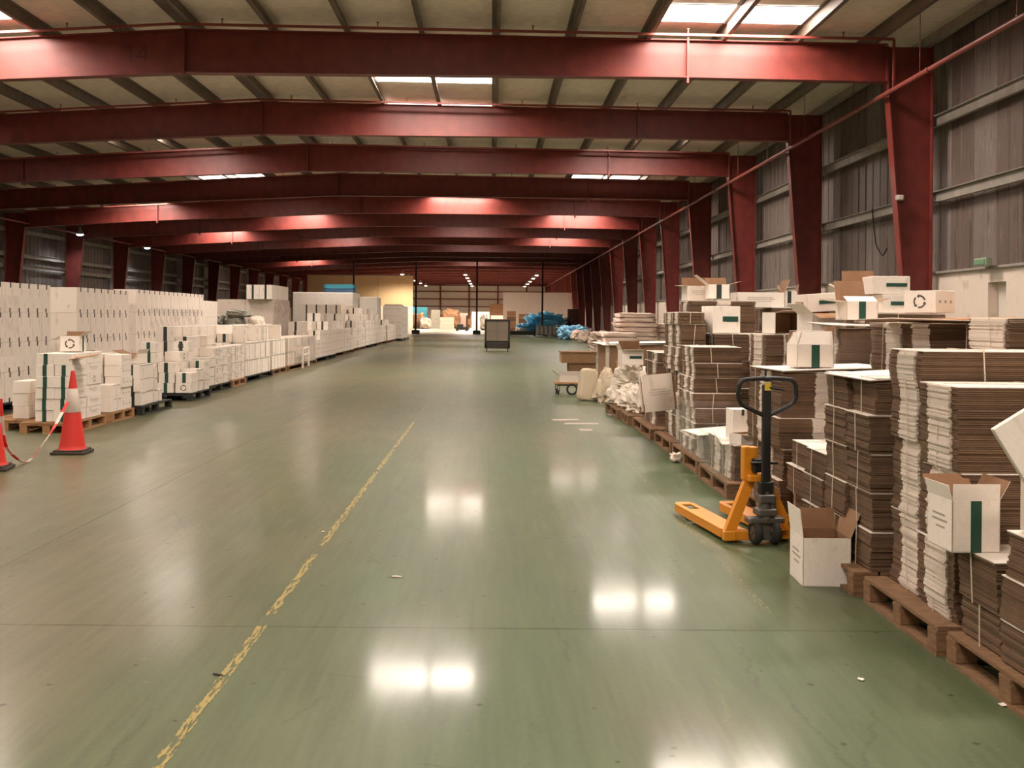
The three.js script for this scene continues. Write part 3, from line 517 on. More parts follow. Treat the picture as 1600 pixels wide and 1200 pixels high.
// fourth pallet, black, its end seen square on
pallet('black pallet fourth along the aisle carrying ring marked cartons', -6.75, -5.55, 19.0, 20.3, 'woodDark');
smallStack('ring marked end of the fourth pallet', -5.72, 19.2, 0.3, 0.34, 0.185, 2, (j) => (j ? ['green@+z'] : ['ring@+z']));
smallStack('inner end of the fourth pallet', -6.04, 19.2, 0.3, 0.34, 0.185, 3, (j) => (j === 2 ? ['dark@+z'] : ['green@+z']));
smallStack('innermost end of the fourth pallet', -6.36, 19.2, 0.3, 0.34, 0.185, 5, ['green@+z']);
for (let k = 0; k < 3; k++) smallStack(ORD[k] + ' slim column of the fourth pallet', -5.72, 19.47 + k * 0.145, 0.3, 0.135, 0.21, 2, ['lid@+x']);
smallStack('tall green column of the fourth pallet', -5.72, 20.1, 0.3, 0.3, 0.185, 3, ['green@+z', 'print@+x']);
smallStack('middle row of the fourth pallet', -6.04, 19.65, 0.3, 0.44, 0.185, 4, (j) => (j === 3 ? ['ring@+x'] : ['dark@+z']));
smallStack('far middle column of the fourth pallet', -6.04, 20.08, 0.3, 0.34, 0.185, 5, (j) => (j === 4 ? ['dark@+z', 'ring@+z'] : []));
// further pallets: columns of mixed cartons; the farther, the plainer
const rows = [
  // desc, d0, d1, xf, pallet, outer height, inner height, back height
  ['the fifth pallet', 20.9, 22.6, -5.72, 'woodDark', 0.75, 1.0, 1.15], ['the sixth pallet', 22.9, 24.1, -5.76, 'woodPale', 0.8, 0.85, 1.25], ['the seventh pallet', 24.3, 27.2, -5.8, 'woodDark', 1.0, 1.05, 1.3],
  ['the eighth pallet', 27.5, 29.3, -5.85, 'wood', 0.95, 1.25, 1.25],
];
rows.forEach(([desc, d0, d1, xf, wood, h1, h2, h3], r) => {
  pallet((wood === 'woodDark' ? 'black pallet, ' : 'brown wooden pallet, ') + desc.replace('the ', '').replace(' pallet', '') + ' along the aisle from the cone', xf - 1.1, xf, d0, d1, wood, 0);
  const tall = r >= 2; let d = d0 + 0.06, k = 0;
  while (d < d1 - 0.2 && k < 18) {
    const l = tall ? rr(0.16, 0.2) : rr(0.16, 0.42), h = tall ? 0.4 : 0.19, n = Math.max(1, Math.round((h1 + rr(-0.18, 0.1)) / h)); k++;
    smallStack(ORD[k] + ' along the aisle on ' + desc, xf - 0.2, d + l / 2, 0.32, +(l - 0.008).toFixed(2), h, n, tall ? ['lid@+x'] : k % 3 === 0 ? ['dark@+z', 'print@+x'] : k % 3 === 1 ? ['lid@+x'] : ['ring@+x'], { detail: r < 2 ? 1 : 0 }); d += l + 0.01;
  }
  let c = 0; for (let e = d0 + 0.25; e < d1 - 0.2; e += 0.52) { smallStack(ORD[c] + ' inner column on ' + desc, xf - 0.55, e, 0.34, 0.5, 0.2, Math.round(h2 / 0.2), (j, n) => (j === n - 1 ? ['dark@+z'] : c % 2 ? ['print@+x'] : []), { detail: 0, mat: c % 2 ? 'whiteOld' : 'white' }); c++; }
  c = 0; for (let e = d0 + 0.25; e < d1 - 0.2; e += 0.56) { smallStack(ORD[c] + ' back column on ' + desc, xf - 0.92, e, 0.36, 0.54, 0.3, Math.round(h3 / 0.3), ['dark@+z'], { detail: 0 }); c++; }
});
pallet('wooden pallet ninth along the aisle with film wrapped goods', -6.95, -5.85, 29.6, 34.4, 'wood', 0);
for (let k = 0; k < 4; k++) smallStack(ORD[k] + ' wide wrapped column of the ninth pallet', -6.3, 30.25 + k * 1.15, 0.8, 1.1, 0.4, k === 3 ? 2 : 2, [], { detail: 0, mat: 'whiteOld' });
film('stretch film round the low cartons on the ninth pallet', -5.89, -5.88, 29.7, 34.2, 0.16, 0.95, ['+x']);
{ const o = thing('steel_frame', 'white tubular frame leaning on the film wrapped low cartons', 'frame', undefined, -5.72, 0, -31.6, 0.05); const pts = [[0, 0.02, -0.7], [0, 0.62, -0.7], [0, 0.62, 0.7], [0, 0.02, 0.7]]; for (let i = 0; i < 3; i++) part('tube', uvBox(bar(pts[i], pts[i + 1], 0.05, 0.05)), M.white, o); part('tube', uvBox(bar([0, 0.42, -0.7], [0, 0.42, 0.7], 0.04, 0.04)), M.white, o); }
// far part of the row
const far = [[35.2, 39.6, -6.0, 0.95, 1.25, 'tenth'], [40, 45.5, -6.1, 1.0, 1.3, 'eleventh'], [46, 50.5, -6.2, 1.25, 1.6, 'twelfth'], [51, 56, -6.25, 1.3, 1.9, 'thirteenth'], [56.5, 61.5, -6.3, 1.15, 1.6, 'fourteenth'], [62, 67.4, -6.25, 0.9, 1.2, 'fifteenth']];
for (const [d0, d1, xf, h1, h2, nm] of far) {
  pallet('pallet, ' + nm + ' along the aisle from the cone', xf - 1.15, xf, d0, d1, nm === 'tenth' || nm === 'thirteenth' ? 'woodDark' : 'wood', 0);
  const n = Math.round((d1 - d0) / 0.9), l = (d1 - d0) / n;
  for (let i = 0; i < n; i++) {
    const hh = 0.31, a = Math.max(1, Math.round((h1 + rr(-0.35, 0.2)) / hh)), b = Math.max(a, Math.round((h2 + rr(-0.25, 0.25)) / hh));
    smallStack(ORD[i] + ' outer column of the ' + nm + ' pallet', xf - 0.24, d0 + (i + 0.5) * l, 0.42, +(l - 0.03).toFixed(2), hh, a, i % 2 ? ['dark@+z', 'dots@+x'] : ['dots@+x'], { detail: 0 });
    smallStack(ORD[i] + ' inner column of the ' + nm + ' pallet', xf - 0.74, d0 + (i + 0.5) * l, 0.5, +(l - 0.03).toFixed(2), hh, b, (j) => (j >= b - 2 ? ['dark@+z'] : []), { detail: 0, mat: i % 3 ? 'white' : 'whiteOld' });
  }
}
// white sheeted stacks far behind, with a folded blue sheet on top
for (const [x0, x1, d, h, l, nm] of [[-14.6, -10.15, 75, 3.35, 4, 'long low'], [-10.1, -8.75, 78, 3.1, 3, 'middle'], [-8.7, -7.4, 83, 2.6, 3, 'short stepped']]) {
  const o = thing('sheeted_stack', nm + ' white sheeted stack behind the sixth block of cartons', 'wrapped goods', undefined, (x0 + x1) / 2, 0, -d - l / 2);
  part('sheeting', uvBox(rbx(x1 - x0, h - 0.14, l, 0, h / 2 + 0.07, 0, 0.08)), M.white, o); part('base', uvBox(bx(x1 - x0, 0.14, l, 0, 0.07, 0)), M.wood, o);
}
{ const o = thing('blue_bale', 'folded blue sheet lying on the long white sheeted stack', 'tarpaulin', undefined, -11.4, 3.35, -76.9); part('lower_fold', lump(2.3, 0.3, 1.2, 4, 0.04, 28, 1.6, 0, 0.25), M.blueCloth, o); const g = lump(2.3, 0.36, 1.2, 9, 0.05, 28, 1.6, 0, 0.25); g.translate(0, 0.28, 0); part('upper_fold', g, M.teal, o); }
closeRest();
// ---------------------------------------------------------------- the near side: flattened cartons in strapped bundles on pallets
const FRONT = [0.3, 0.62];
// pallet nearest the picture corner
pallet('wooden pallet nearest the picture corner under the brown bundles', 2.15, 3.3, 3.72, 4.82, 'wood');
bundleStack('short brown stack under the green striped open carton', 2.2, 3.2, 4.43, 4.8, 0.145, 0.545, { folds: [], per: 17 });
bundleStack('brown stack at the picture corner', 2.19, 3.2, 3.9, 4.4, 0.145, 0.7, { folds: [], per: 17, lean: 0.004 });
// second pallet: the tall white and brown stacks
pallet('wooden pallet under the two tall white edged stacks', 2.13, 3.3, 4.88, 5.84, 'wood');
bundleStack('nearer tall white edged stack', 2.24, 3.25, 4.9, 5.34, 0.145, 1.28, { folds: [[0.16, 0.72]], per: 34, jitter: 0.02 });
bundleStack('farther tall white edged stack', 2.27, 3.25, 5.37, 5.82, 0.145, 1.44, { folds: [[0.16, 0.66]], per: 38, jitter: 0.02 });
// third pallet: brown bundles with their strings toward the aisle
pallet('wooden pallet beside the open carton on the floor', 2.1, 3.04, 5.92, 6.74, 'wood');
bundleStack('brown strung wall behind the floor carton', 2.2, 3.0, 5.93, 6.73, 0.145, 1.26, { folds: [], per: 21, nz: 2, jitter: 0.025 });
// fourth: low brown bundles behind the truck
pallet('wooden pallet under the low brown bundles behind the pallet truck', 2.15, 2.74, 6.78, 7.68, 'wood');
bundleStack('low brown wall behind the pallet truck', 2.22, 2.7, 6.8, 7.66, 0.145, 0.7, { folds: [], per: 18, nz: 2, jitter: 0.03 });
// fifth
pallet('wooden pallet under the stack carrying the house shaped carton', 2.15, 3.25, 7.74, 8.75, 'wood');
bundleStack('stack carrying the house shaped carton', 2.2, 3.2, 7.76, 8.72, 0.145, 1.2, { folds: [[0.3, 0.6]], front: [[0.26, 0.38]], per: 22, jitter: 0.03 });
// sixth: low film wrapped loads
pallet('wooden pallet under the low film wrapped boards', 2.1, 2.9, 9.1, 10.35, 'wood');
bundleStack('low film wrapped boards behind the pallet truck mast', 2.18, 2.85, 9.2, 10.3, 0.145, 0.46, { folds: [[0.1, 0.3], [0.5, 0.7]], per: 28 });
film('stretch film round the low boards behind the pallet truck', 2.14, 2.86, 9.14, 10.3, 0.1, 0.5, ['-x', '+z']);
pallet('wooden pallet with its corner showing beside the fork tips', 2.12, 2.74, 10.52, 12.0, 'wood');
bundleStack('low boards on the pallet beside the fork tips', 2.2, 2.7, 10.55, 11.0, 0.145, 0.42, { folds: [[0.2, 0.8]], per: 24 });
film('stretch film round the boards beside the fork tips', 2.18, 2.7, 10.56, 11.0, 0.12, 0.4, ['-x', '+z']);
sheetThing('white flat sheet nearest on the boards beside the fork tips', 2.4, 0.43, 10.76, 0.66, 0.42, [0.03, 0.25, 0.05]);
sheetThing('white flat sheet sliding over the wrapped boards by the truck mast', 2.5, 0.47, 9.78, 0.66, 0.9, [0.03, -0.12, 0.02]);
bundleStack('stack of four strung bundles beyond the fork tips', 2.2, 2.72, 11.08, 11.95, 0.145, 1.29, { folds: [[0.05, 0.2], [0.42, 0.6]], per: 15, jitter: 0.03 });
film('stretch film low round the four strung bundles', 2.18, 2.72, 11.04, 11.9, 0.15, 0.72, ['-x', '+z']);
pallet('wooden pallet under the tall dark stack', 2.12, 2.58, 12.08, 13.3, 'wood');
bundleStack('tall dark stack with wavy white folds', 2.24, 2.54, 12.1, 13.25, 0.145, 1.68, { folds: [[0.08, 0.24], [0.5, 0.68]], per: 26, jitter: 0.03 });
pallet('wooden pallet behind the leaning board', 2.1, 2.58, 13.5, 15.2, 'wood', 0);
bundleStack('small stack beyond the tall dark stack', 2.25, 2.55, 13.9, 15.0, 0.145, 1.14, { folds: [[0.1, 0.3]], per: 20, jitter: 0.03 });
// second line, toward the wall
const behind = [
  ['layered stack with bent white folds by the niche', 3.08, 3.95, 6.05, 6.6, 1.62, [[0.1, 0.9]], [], 0], ['broad stack carrying the ring marked carton', 2.78, 3.6, 6.9, 7.55, 1.58, [[0.1, 0.5]], [[0.06, 0.2]], 0], ['film wrapped stack beside the broad stack', 3.0, 3.6, 8.85, 9.3, 1.53, [[0.2, 0.7]], [[0.45, 0.75]], 1],
  ['stack under the tilted green banded carton', 2.98, 3.42, 9.5, 10.3, 1.45, [], [], 0], ['stack under the carton with a lid', 2.79, 3.4, 10.42, 11.05, 1.445, [[0.2, 0.7]], [[0.3, 0.5]], 0], ['stack under the plain green banded carton', 2.63, 3.4, 12.12, 12.9, 1.42, [[0.1, 0.3]], [[0.55, 0.75]], 0],
  ['long stack under the grey flat carton', 4.0, 5.3, 14.5, 15.5, 1.765, [], [], 0], ['far stack under the dark striped open carton', 2.64, 3.5, 13.5, 14.3, 1.84, [[0.3, 0.6]], [[0.4, 0.6]], 0], ['stack under the two striped white cartons', 3.5, 4.2, 9.4, 10.1, 1.66, [[0.2, 0.6]], [], 0], ['wide stack toward the wall niche', 3.7, 4.7, 6.9, 7.7, 1.5, [[0.2, 0.6]], [], 0],
];
for (const [desc, x0, x1, d0, d1, y1, folds, front, wrap] of behind) {
  pallet('pallet under the ' + desc, x0 - 0.03, x1 + 0.05, d0 - 0.03, d1 + 0.03, 'wood', 0);
  bundleStack(desc, x0, x1, d0, d1, 0.145, y1, { folds, front, per: 30, jitter: 0.03 });
  if (wrap) film('stretch film round the ' + desc, x0 - 0.04, x1, d0 - 0.04, d1, 1.0, y1 - 0.05, ['-x', '+z']);
}
sheetThing('white sheet topping the brown strung wall', 2.62, 1.275, 6.3, 0.9, 0.66, [0.01, 0.08, 0.05]);
sheetThing('white board lying over the broad stack', 2.98, 1.6, 6.95, 0.8, 0.5, [-0.02, 0.1, -0.02]);
sheetThing('brown board lying askew on the broad stack', 3.3, 1.615, 7.1, 0.7, 0.5, [0.02, -0.3, 0.03], 'kraftLight');
sheetThing('white board hanging over the film wrapped stack', 3.25, 1.56, 9.05, 0.75, 0.5, [0.04, 0.12, -0.02]);
sheetThing('white sheet on the stack carrying the house shaped carton', 2.62, 1.225, 8.1, 0.9, 0.66, [0.0, 0.1, 0.03]);

// open and closed cartons standing on the stacks and on the floor
openCarton('open white carton on the floor before the brown strung wall', ...floorAt(1293, 917, -0.02), -0.03, 0.285, 0.29, 0.3, { '-x': [0.12, 0.17], '-z': [0.35, 0.13], '+x': [0.35, 0.16] }, ['print@-x']);
function floorAt(px, py, dy = 0) { const [x, d] = ground(px, py); return [x, 0, -d - 0.15]; }
openCarton('open white carton with broad green stripe on the short brown stack', 2.19, 0.555, -4.74, 0.03, 0.22, 0.235, 0.24, { '+z': [0.08, 0.075], '-x': [0.25, 0.07], '-z': [0.7, 0.1], '+x': [0.5, 0.1] }, ['green@+z', 'print@-x']);
openCarton('house shaped open white carton with green stripe above the truck handle', 2.49, 1.235, -8.0, 0.02, 0.285, 0.175, 0.26, { '+z': [-0.35, 0.11], '-z': [-0.5, 0.12], '+x': [0.1, 0.14], '-x': [-0.3, 0.1] }, ['green@+z', 'dots@+x']);
carton('grey white carton beside the green striped open carton at the picture edge', undefined, 2.43, 0.715, -4.25, 0.2, 0.3, 0.24, 0.28, ['ring@+z'], 'whiteOld');
{ const c = carton('flattened white carton tilted on its corner, cut off by the picture edge', undefined, 2.453, 0.812, -4.07, 0, 0.4, 0.55, 0.03, ['band@+z'], 'white'); c.rotation.z = 0.56; }
carton('small white carton with dark slit beside the truck mast', undefined, 2.32, 0.485, -9.6, 0.1, 0.17, 0.28, 0.2, ['slit@+z'], 'white');
openCarton('low open carton before the small slit carton, print on its end', 2.3, 0.468, -9.3, 0.5, 0.2, 0.1, 0.16, { '+z': [1.6, 0.06] }, ['print@+z']);
const on = (px, py, d) => { const [x, y] = spot(px, py, d); return [x, y, -d]; };
const C = (label, px, py, d, turn, w, h, l, marks, mat = 'white') => carton(label, undefined, ...on(px, py, d), turn, w, h, l, marks, mat);
C('plain white carton with green band over the four strung bundles', 1126, 520, 12.35, 0.25, 0.36, 0.32, 0.3, ['band@+z', 'print@+x']);
{ const p = on(1213, 521, 10.75); p[1] += 0.11; openCarton('white carton on its side, open toward the aisle end, lid jutting out', ...p, 0.3, 0.34, 0.24, 0.22, { '-z': [0.12, 0.14], '+x': [0.4, 0.08] }, ['band@+x'], undefined, [Math.PI / 2, 0]); }
{ const c = C('tilted white carton with green band before the dark column', 1279, 487, 9.9, 0.06, 0.31, 0.175, 0.28, ['band@+z']); c.rotation.z = 0.07; }
openCarton('brown lined carton lying open under the tilted green banded carton', ...on(1283, 523, 9.7), 0.2, 0.34, 0.2, 0.3, { '+z': [1.9, 0.14], '-x': [0.9, 0.15], '-z': [0.4, 0.12] }, []);
openCarton('open carton with brown flaps spread and a green stripe', ...on(1338, 500, 9.2), 0.05, 0.28, 0.165, 0.26, { '-x': [1.45, 0.16], '+x': [1.35, 0.12], '-z': [0.3, 0.2], '+z': [-1.1, 0.1] }, ['dark@+x', 'green@+z']);
openCarton('open carton with tall brown flaps behind the spread carton', ...on(1342, 472, 9.9), -0.25, 0.3, 0.11, 0.28, { '-z': [0.15, 0.2], '+x': [0.9, 0.14], '-x': [1.1, 0.14] }, ['print@+z']);
C('lower of the two striped white cartons by the red column', 1386, 489, 9.6, 0.04, 0.22, 0.17, 0.3, ['band@+z']);
C('upper of the two striped white cartons by the red column', 1384, 460, 9.62, -0.03, 0.34, 0.165, 0.3, ['band@+z']);
C('large white carton with a ring mark on its side', 1452, 489, 7.2, -0.95, 0.24, 0.155, 0.24, ['ring@+z', 'dots@+x']);
openCarton('open white carton with dark stripe topping the far stack', ...on(1121, 467, 13.7), -0.05, 0.28, 0.19, 0.24, { '-x': [0.9, 0.2], '+x': [1.3, 0.16], '-z': [0.3, 0.1] }, ['dark@+z']);
openCarton('beige carton with a brown flap up beside the dark striped carton', ...on(1088, 470, 14.0), 0.1, 0.34, 0.2, 0.26, { '-z': [0.05, 0.12], '-x': [1.5, 0.1] }, ['print@+z']);
openCarton('flat grey white carton lying long on the stack near the wall', ...on(1183, 481, 14.8), 0.0, 0.68, 0.22, 0.4, { '+x': [0.4, 0.2] }, ['print@+z']);
openCarton('small open white carton at the end of the long flat carton', ...on(1232, 479, 14.9), -0.2, 0.22, 0.22, 0.3, { '+x': [0.25, 0.1], '-x': [0.5, 0.1] }, ['dark@+z']);
pallet('pallet under the supporting cartons near the wall', 3.4, 4.25, 10.35, 11.1, 'wood', 0);
bundleStack('stack behind the brown flapped cartons', 3.45, 4.2, 10.38, 11.05, 0.145, 1.66, { folds: [[0.2, 0.6]], per: 36, jitter: 0.02 });

// leaning flattened carton in the aisle
{ const o = thing('flattened_carton', 'flattened grey white carton leaning out over the aisle from the tall dark stack', 'cardboard', undefined, 2.02, 0.5, -12.2); const w = 0.37, h = 0.44; part('front_panel', uvBox(bx(w, h, 0.006, 0, h / 2, 0)), M.whiteOld, o); part('back_panel', uvBox(bx(w, h, 0.006, 0.03, h / 2 + 0.006, -0.012, 0)), M.kraft, o); part('flap', uvBox(bx(0.06, h * 0.96, 0.006, -w / 2 - 0.02, h / 2, -0.02, 0.8)), M.whiteOld, o); part('print', merge([bx(0.24, 0.008, 0.001, 0.02, 0.2, 0.0038), bx(0.26, 0.008, 0.001, 0.02, 0.23, 0.0038), bx(0.2, 0.008, 0.001, 0.0, 0.26, 0.0038)]), M.inkPale, o); o.rotation.set(-0.1, 0.15, 0.1); }

// sacks, crate, trolley farther along
pallet('red brown pallet under the white sack heap', 2.0, 2.75, 16.3, 17.9, 'wood', 0);
pallet('red brown pallet at the nearer end of the white sacks', 2.05, 2.75, 15.35, 16.2, 'wood', 0);
sack('flat beige paper sack standing by the board trolley', ...g2(918, 627), 0.4, 0.62, 0.2, M.sackBeige, 0.15, 0, undefined, 'sack', 'sack', 0.05, 0.18, 0.33).rotation.z = -0.08;
sack('big beige white sack with creases standing on the floor', ...g2(950, 629), 0.54, 0.6, 0.42, M.sackBeige, 0.3, 0, undefined, 'sack', 'sack', 0.2, 0.66, 0.5);
function g2(px, py) { const [x, d] = ground(px, py); return [x, 0, d + 0.2]; }
const heap = [['lowest white sack of the heap on the red brown pallet', 2.25, 0.15, 17.5, 0.55, 0.32, 0.5], ['white sack slumped over the pallet edge', 2.3, 0.15, 16.8, 0.5, 0.36, 0.5], ['white sack leaning against the wrapped crate', 2.5, 0.0, 18.7, 0.6, 0.78, 0.55], ['upper white sack of the heap', 2.35, 0.48, 17.3, 0.5, 0.34, 0.5], ['white sack at the near end of the heap', 2.35, 0.15, 15.9, 0.46, 0.42, 0.45], ['small white sack atop the near end', 2.5, 0.56, 15.9, 0.4, 0.3, 0.4]];
for (const [l, x, y, d, w, h, t] of heap) sack(l, x, y, d, w, h, t, M.sack, rr(-1, 1), 0, 'white sacks by the crate', 'sack', 'sack', 0.22, 0.4);
openCarton('open white carton with green band among the white sacks', 2.3, 0.84, -16.9, 0.1, 0.36, 0.24, 0.3, { '+z': [1.4, 0.1], '-z': [-0.3, 0.16], '-x': [0.4, 0.12] }, ['band@+z']);
{ const c = thing('wrapped_crate', 'brown film wrapped crate with loose white lid sheets', 'crate', undefined, 2.95, 0, -21.8); part('crate_body', uvBox(bx(1.15, 0.92, 1.7, 0, 0.6, 0)), M.kraft, c); part('edge_guard', merge([bx(0.07, 0.98, 0.07, -0.57, 0.63, 0.84), bx(0.07, 0.98, 0.07, -0.57, 0.63, -0.84)]), M.whiteOld, c); part('skid', merge([bx(1.1, 0.13, 0.12, 0, 0.065, 0.7), bx(1.1, 0.13, 0.12, 0, 0.065, -0.7), bx(1.1, 0.13, 0.12, 0, 0.065, 0)]), M.wood, c); part('inner_board', uvBox(bx(0.5, 0.3, 0.02, -0.15, 0.6, 0.862)), M.kraftLight, c); part('inner_board', uvBox(bx(0.45, 0.22, 0.02, -0.12, 0.95, 0.862)), M.kraftLight, c); }
film('stretch film over the near end of the brown crate', 2.4, 3.5, 20.9, 20.92, 0.15, 1.05, ['+z']);
sheetThing('white lid sheet lying loose on the wrapped crate', 2.95, 1.075, 21.75, 1.4, 1.8, [0.012, 0.05, 0.02]);
sheetThing('second white sheet askew on the wrapped crate', 3.15, 1.1, 21.5, 1.3, 1.2, [0.012, -0.2, 0.03]);
{ const o = thing('crate_stack', 'brown wooden crate with a wider lid beside the wrapped crate', 'crate', undefined, 2.35, 0, -27.3); part('crate_body', uvBox(bx(0.7, 0.42, 0.8, 0.05, 0.21, 0)), M.wood, o); part('lid', uvBox(bx(0.9, 0.26, 0.9, -0.05, 0.55, 0)), M.kraft, o); part('rim', uvBox(bx(0.94, 0.04, 0.94, -0.05, 0.7, 0)), M.wood, o); }
{
  const [x, d] = ground(890, 617), o = thing('platform_trolley', 'low trolley with an orange brown board deck beside the sacks', 'trolley', undefined, x, 0, -d - 0.25, 0.05);
  part('deck', uvBox(rbx(0.6, 0.04, 0.45, 0, 0.235, 0, 0.008)), M.kraftLight, o); part('frame', merge([bx(0.5, 0.03, 0.03, 0, 0.2, 0.18), bx(0.5, 0.03, 0.03, 0, 0.2, -0.18)]), M.black, o);
  for (const [a, b] of [[-0.24, 0.18], [0.24, 0.18], [-0.24, -0.18], [0.24, -0.18]]) { const w = part('wheel', cyl(0.05, 0.03, a, 0.05, b, 'x', 14), M.rubber, o); part('fork', merge([bx(0.012, 0.12, 0.03, a - 0.022, 0.13, b), bx(0.012, 0.12, 0.03, a + 0.022, 0.13, b), bx(0.06, 0.012, 0.04, a, 0.19, b)]), M.black, o); }
  const r = thing('tyre_ring', 'black rubber ring hanging under the trolley deck', 'ring', undefined, x + 0.05, 0.115, -d - 0.0); part('ring', new THREE.TorusGeometry(0.1, 0.022, 10, 28), M.rubber, r);
  openCarton('open brown lined carton lying on the trolley', x + 0.02, 0.257, -d - 0.25, 0.08, 0.5, 0.14, 0.34, { '-x': [0.9, 0.16], '+z': [0.35, 0.1], '+x': [1.0, 0.12] }, []);
}
// farther: folded pinkish white bales
{
  const bale = (label, x, y, d, w, h, l) => { const o = thing('cloth_bale', label, 'bale', 'pinkish white bales', x, y, -d, rr(-0.05, 0.05)); const n = Math.max(2, Math.round(h / 0.13)); for (let i = 0; i < n; i++) { const g = lump(w + rr(-0.1, 0.1), h / n * 1.1, l, rr(0, 60), 0.08, 22, 2.4, 0, 0.34); g.translate(rr(-0.03, 0.03), i * h / n, 0); part('fold', g, M.bale, o); } };
  bale('tall pinkish white bale with six folds, topmost against the wall', 4.15, 0.0, 29.6, 1.15, 1.75, 1.1); bale('broad low bale beside the tall folded bale', 5.3, 0, 30.2, 1.0, 1.45, 1.0); bale('low pinkish bale in front of the tall folded bale', 3.6, 0, 28.6, 0.9, 1.2, 0.7);
  bale('middle bale of the farther low row', 4.6, 0, 36, 1.5, 1.1, 1.6); bale('second bale of the farther low row', 4.9, 0, 40, 1.5, 1.0, 1.6); bale('third bale of the farther low row', 5.2, 0, 45, 1.6, 1.0, 1.6);
  const sk = [[896, 532, 'white and brown'], [908, 536, 'rounded pale'], [926, 545, 'low pale nearest'], [915, 528, 'far pale'], [935, 536, 'plump pale']];
  sk.forEach(([px, py, n]) => { const [x, d] = ground(px, py); sack(n + ' sack beside the pale blue heap', x + 0.4, 0, d + 1, 1.1, 0.75, 1.0, M.bale, rr(-1, 1), 0, 'pale sacks beyond the crate', 'sack', 'sack', 0.2, 0.4); });
}
// ---------------------------------------------------------------- far end: posts, partitions, lamps and loads
{
  const D = 96.4, posts = [[-13, 'outermost'], [-7.13, 'second'], [-1.39, 'third'], [4.78, 'last']];
  posts.forEach(([x, n]) => { const o = thing('roof_post', 'thin dark post on a concrete plinth, ' + n + ' of the four across the hall', 'post', 'posts on plinths', x, 0, -D); part('plinth', uvBox(rbx(0.72, 0.36, 0.72, 0, 0.18, 0, 0.03)), M.plinth, o); part('shaft', uvBox(bx(0.17, 6.5, 0.17, 0, 3.6, 0)), M.steelDark, o); part('foot_plate', bx(0.36, 0.02, 0.36, 0, 0.37, 0), M.steelDark, o); });
  const k = structure('kerb'); part('kerb_wall', uvBox(rbx(3.3, 0.36, 0.5, 3.0, 0.18, -D + 0.1, 0.03)), M.plinth, k);
  const pw = structure('wall_partition_white'); part('partition_panel', uvBox(bx(3.9, 4.3, 0.15, 3.2, 2.15, -112)), M.plaster, pw); part('partition_panel', uvBox(bx(3.9, 4.3, 0.15, 7.12, 2.15, -112.02)), M.plaster, pw); part('cap', bx(7.9, 0.08, 0.2, 5.15, 4.33, -112), M.dado, pw);
  const pt = structure('wall_partition_tan'); for (let i = 0; i < 3; i++) part('partition_panel', uvBox(bx(3.95, 3.4, 0.2, -18.9 + 4 * i + 0.0, 4.5, -116)), M.tan, pt); part('partition_base', uvBox(bx(12, 2.8, 0.24, -14.9, 1.4, -116)), M.dado, pt); part('cap', bx(12, 0.1, 0.26, -14.9, 6.25, -116), M.girt, pt);
}
// suspended lamps over the far end, three rows
const LAMP = (label, group, x, y, d, cold = 0) => {
  const o = thing('pendant_lamp', label, 'lamp', group, x, y, -d);
  const g = new THREE.LatheGeometry([[0.03, 0.42], [0.06, 0.38], [0.07, 0.28], [0.2, 0.06], [0.24, 0], [0.225, 0], [0.19, 0.06], [0.05, 0.27], [0.001, 0.3]].map((p) => new THREE.Vector2(...p)), 24); part('shade', g, M.girt, o);
  part('glass', new THREE.SphereGeometry(0.2, 20, 8, 0, Math.PI * 2, Math.PI / 2, Math.PI / 2).scale(1, 0.5, 1), cold ? M.lampCold : M.lampGlass, o); const e = topAt(x) + PURLIN - y - 0.35; part('suspension', cyl(0.012, e, 0, 0.38 + e / 2, 0), M.black, o);
};
{
  const ds = [112, 121, 131, 141, 152], rowsX = [[-9.8, 'tan partition'], [-2.9, 'middle of the far end'], [4.9, 'white partition']];
  for (const [x, n] of rowsX) ds.forEach((d, i) => {
    LAMP(ORD[i] + ' lit lamp of the row receding over the ' + n, 'lamps over the far end', x, 6.25, d);
    const l = new THREE.SpotLight(new THREE.Color(1, 0.84, 0.68), 230, 0, 1.43, 0.35, 2); l.position.set(x, 6.11, -d); l.target.position.set(x, 0, -d); l.shadow.radius = 8; l.castShadow = true; l.name = 'pendant_lamp_light'; scene.add(l, l.target);
  });
  for (const [px, py, d, n] of [[125, 366, 58, 'first'], [230, 387, 69.5, 'second']]) { const [x, y] = spot(px, py, d); LAMP('small cold lamp under the red pipe by the far side wall, ' + n, 'cold lamps by the side wall', x, y, d, 1); const l = new THREE.SpotLight(new THREE.Color(0.8, 0.91, 1), 30, 0, 1.3, 0.6, 2); l.position.set(x, y - 0.17, -d); l.target.position.set(x, 0, -d); l.shadow.radius = 8; l.castShadow = true; l.name = 'cold_lamp_light'; scene.add(l, l.target); }
}
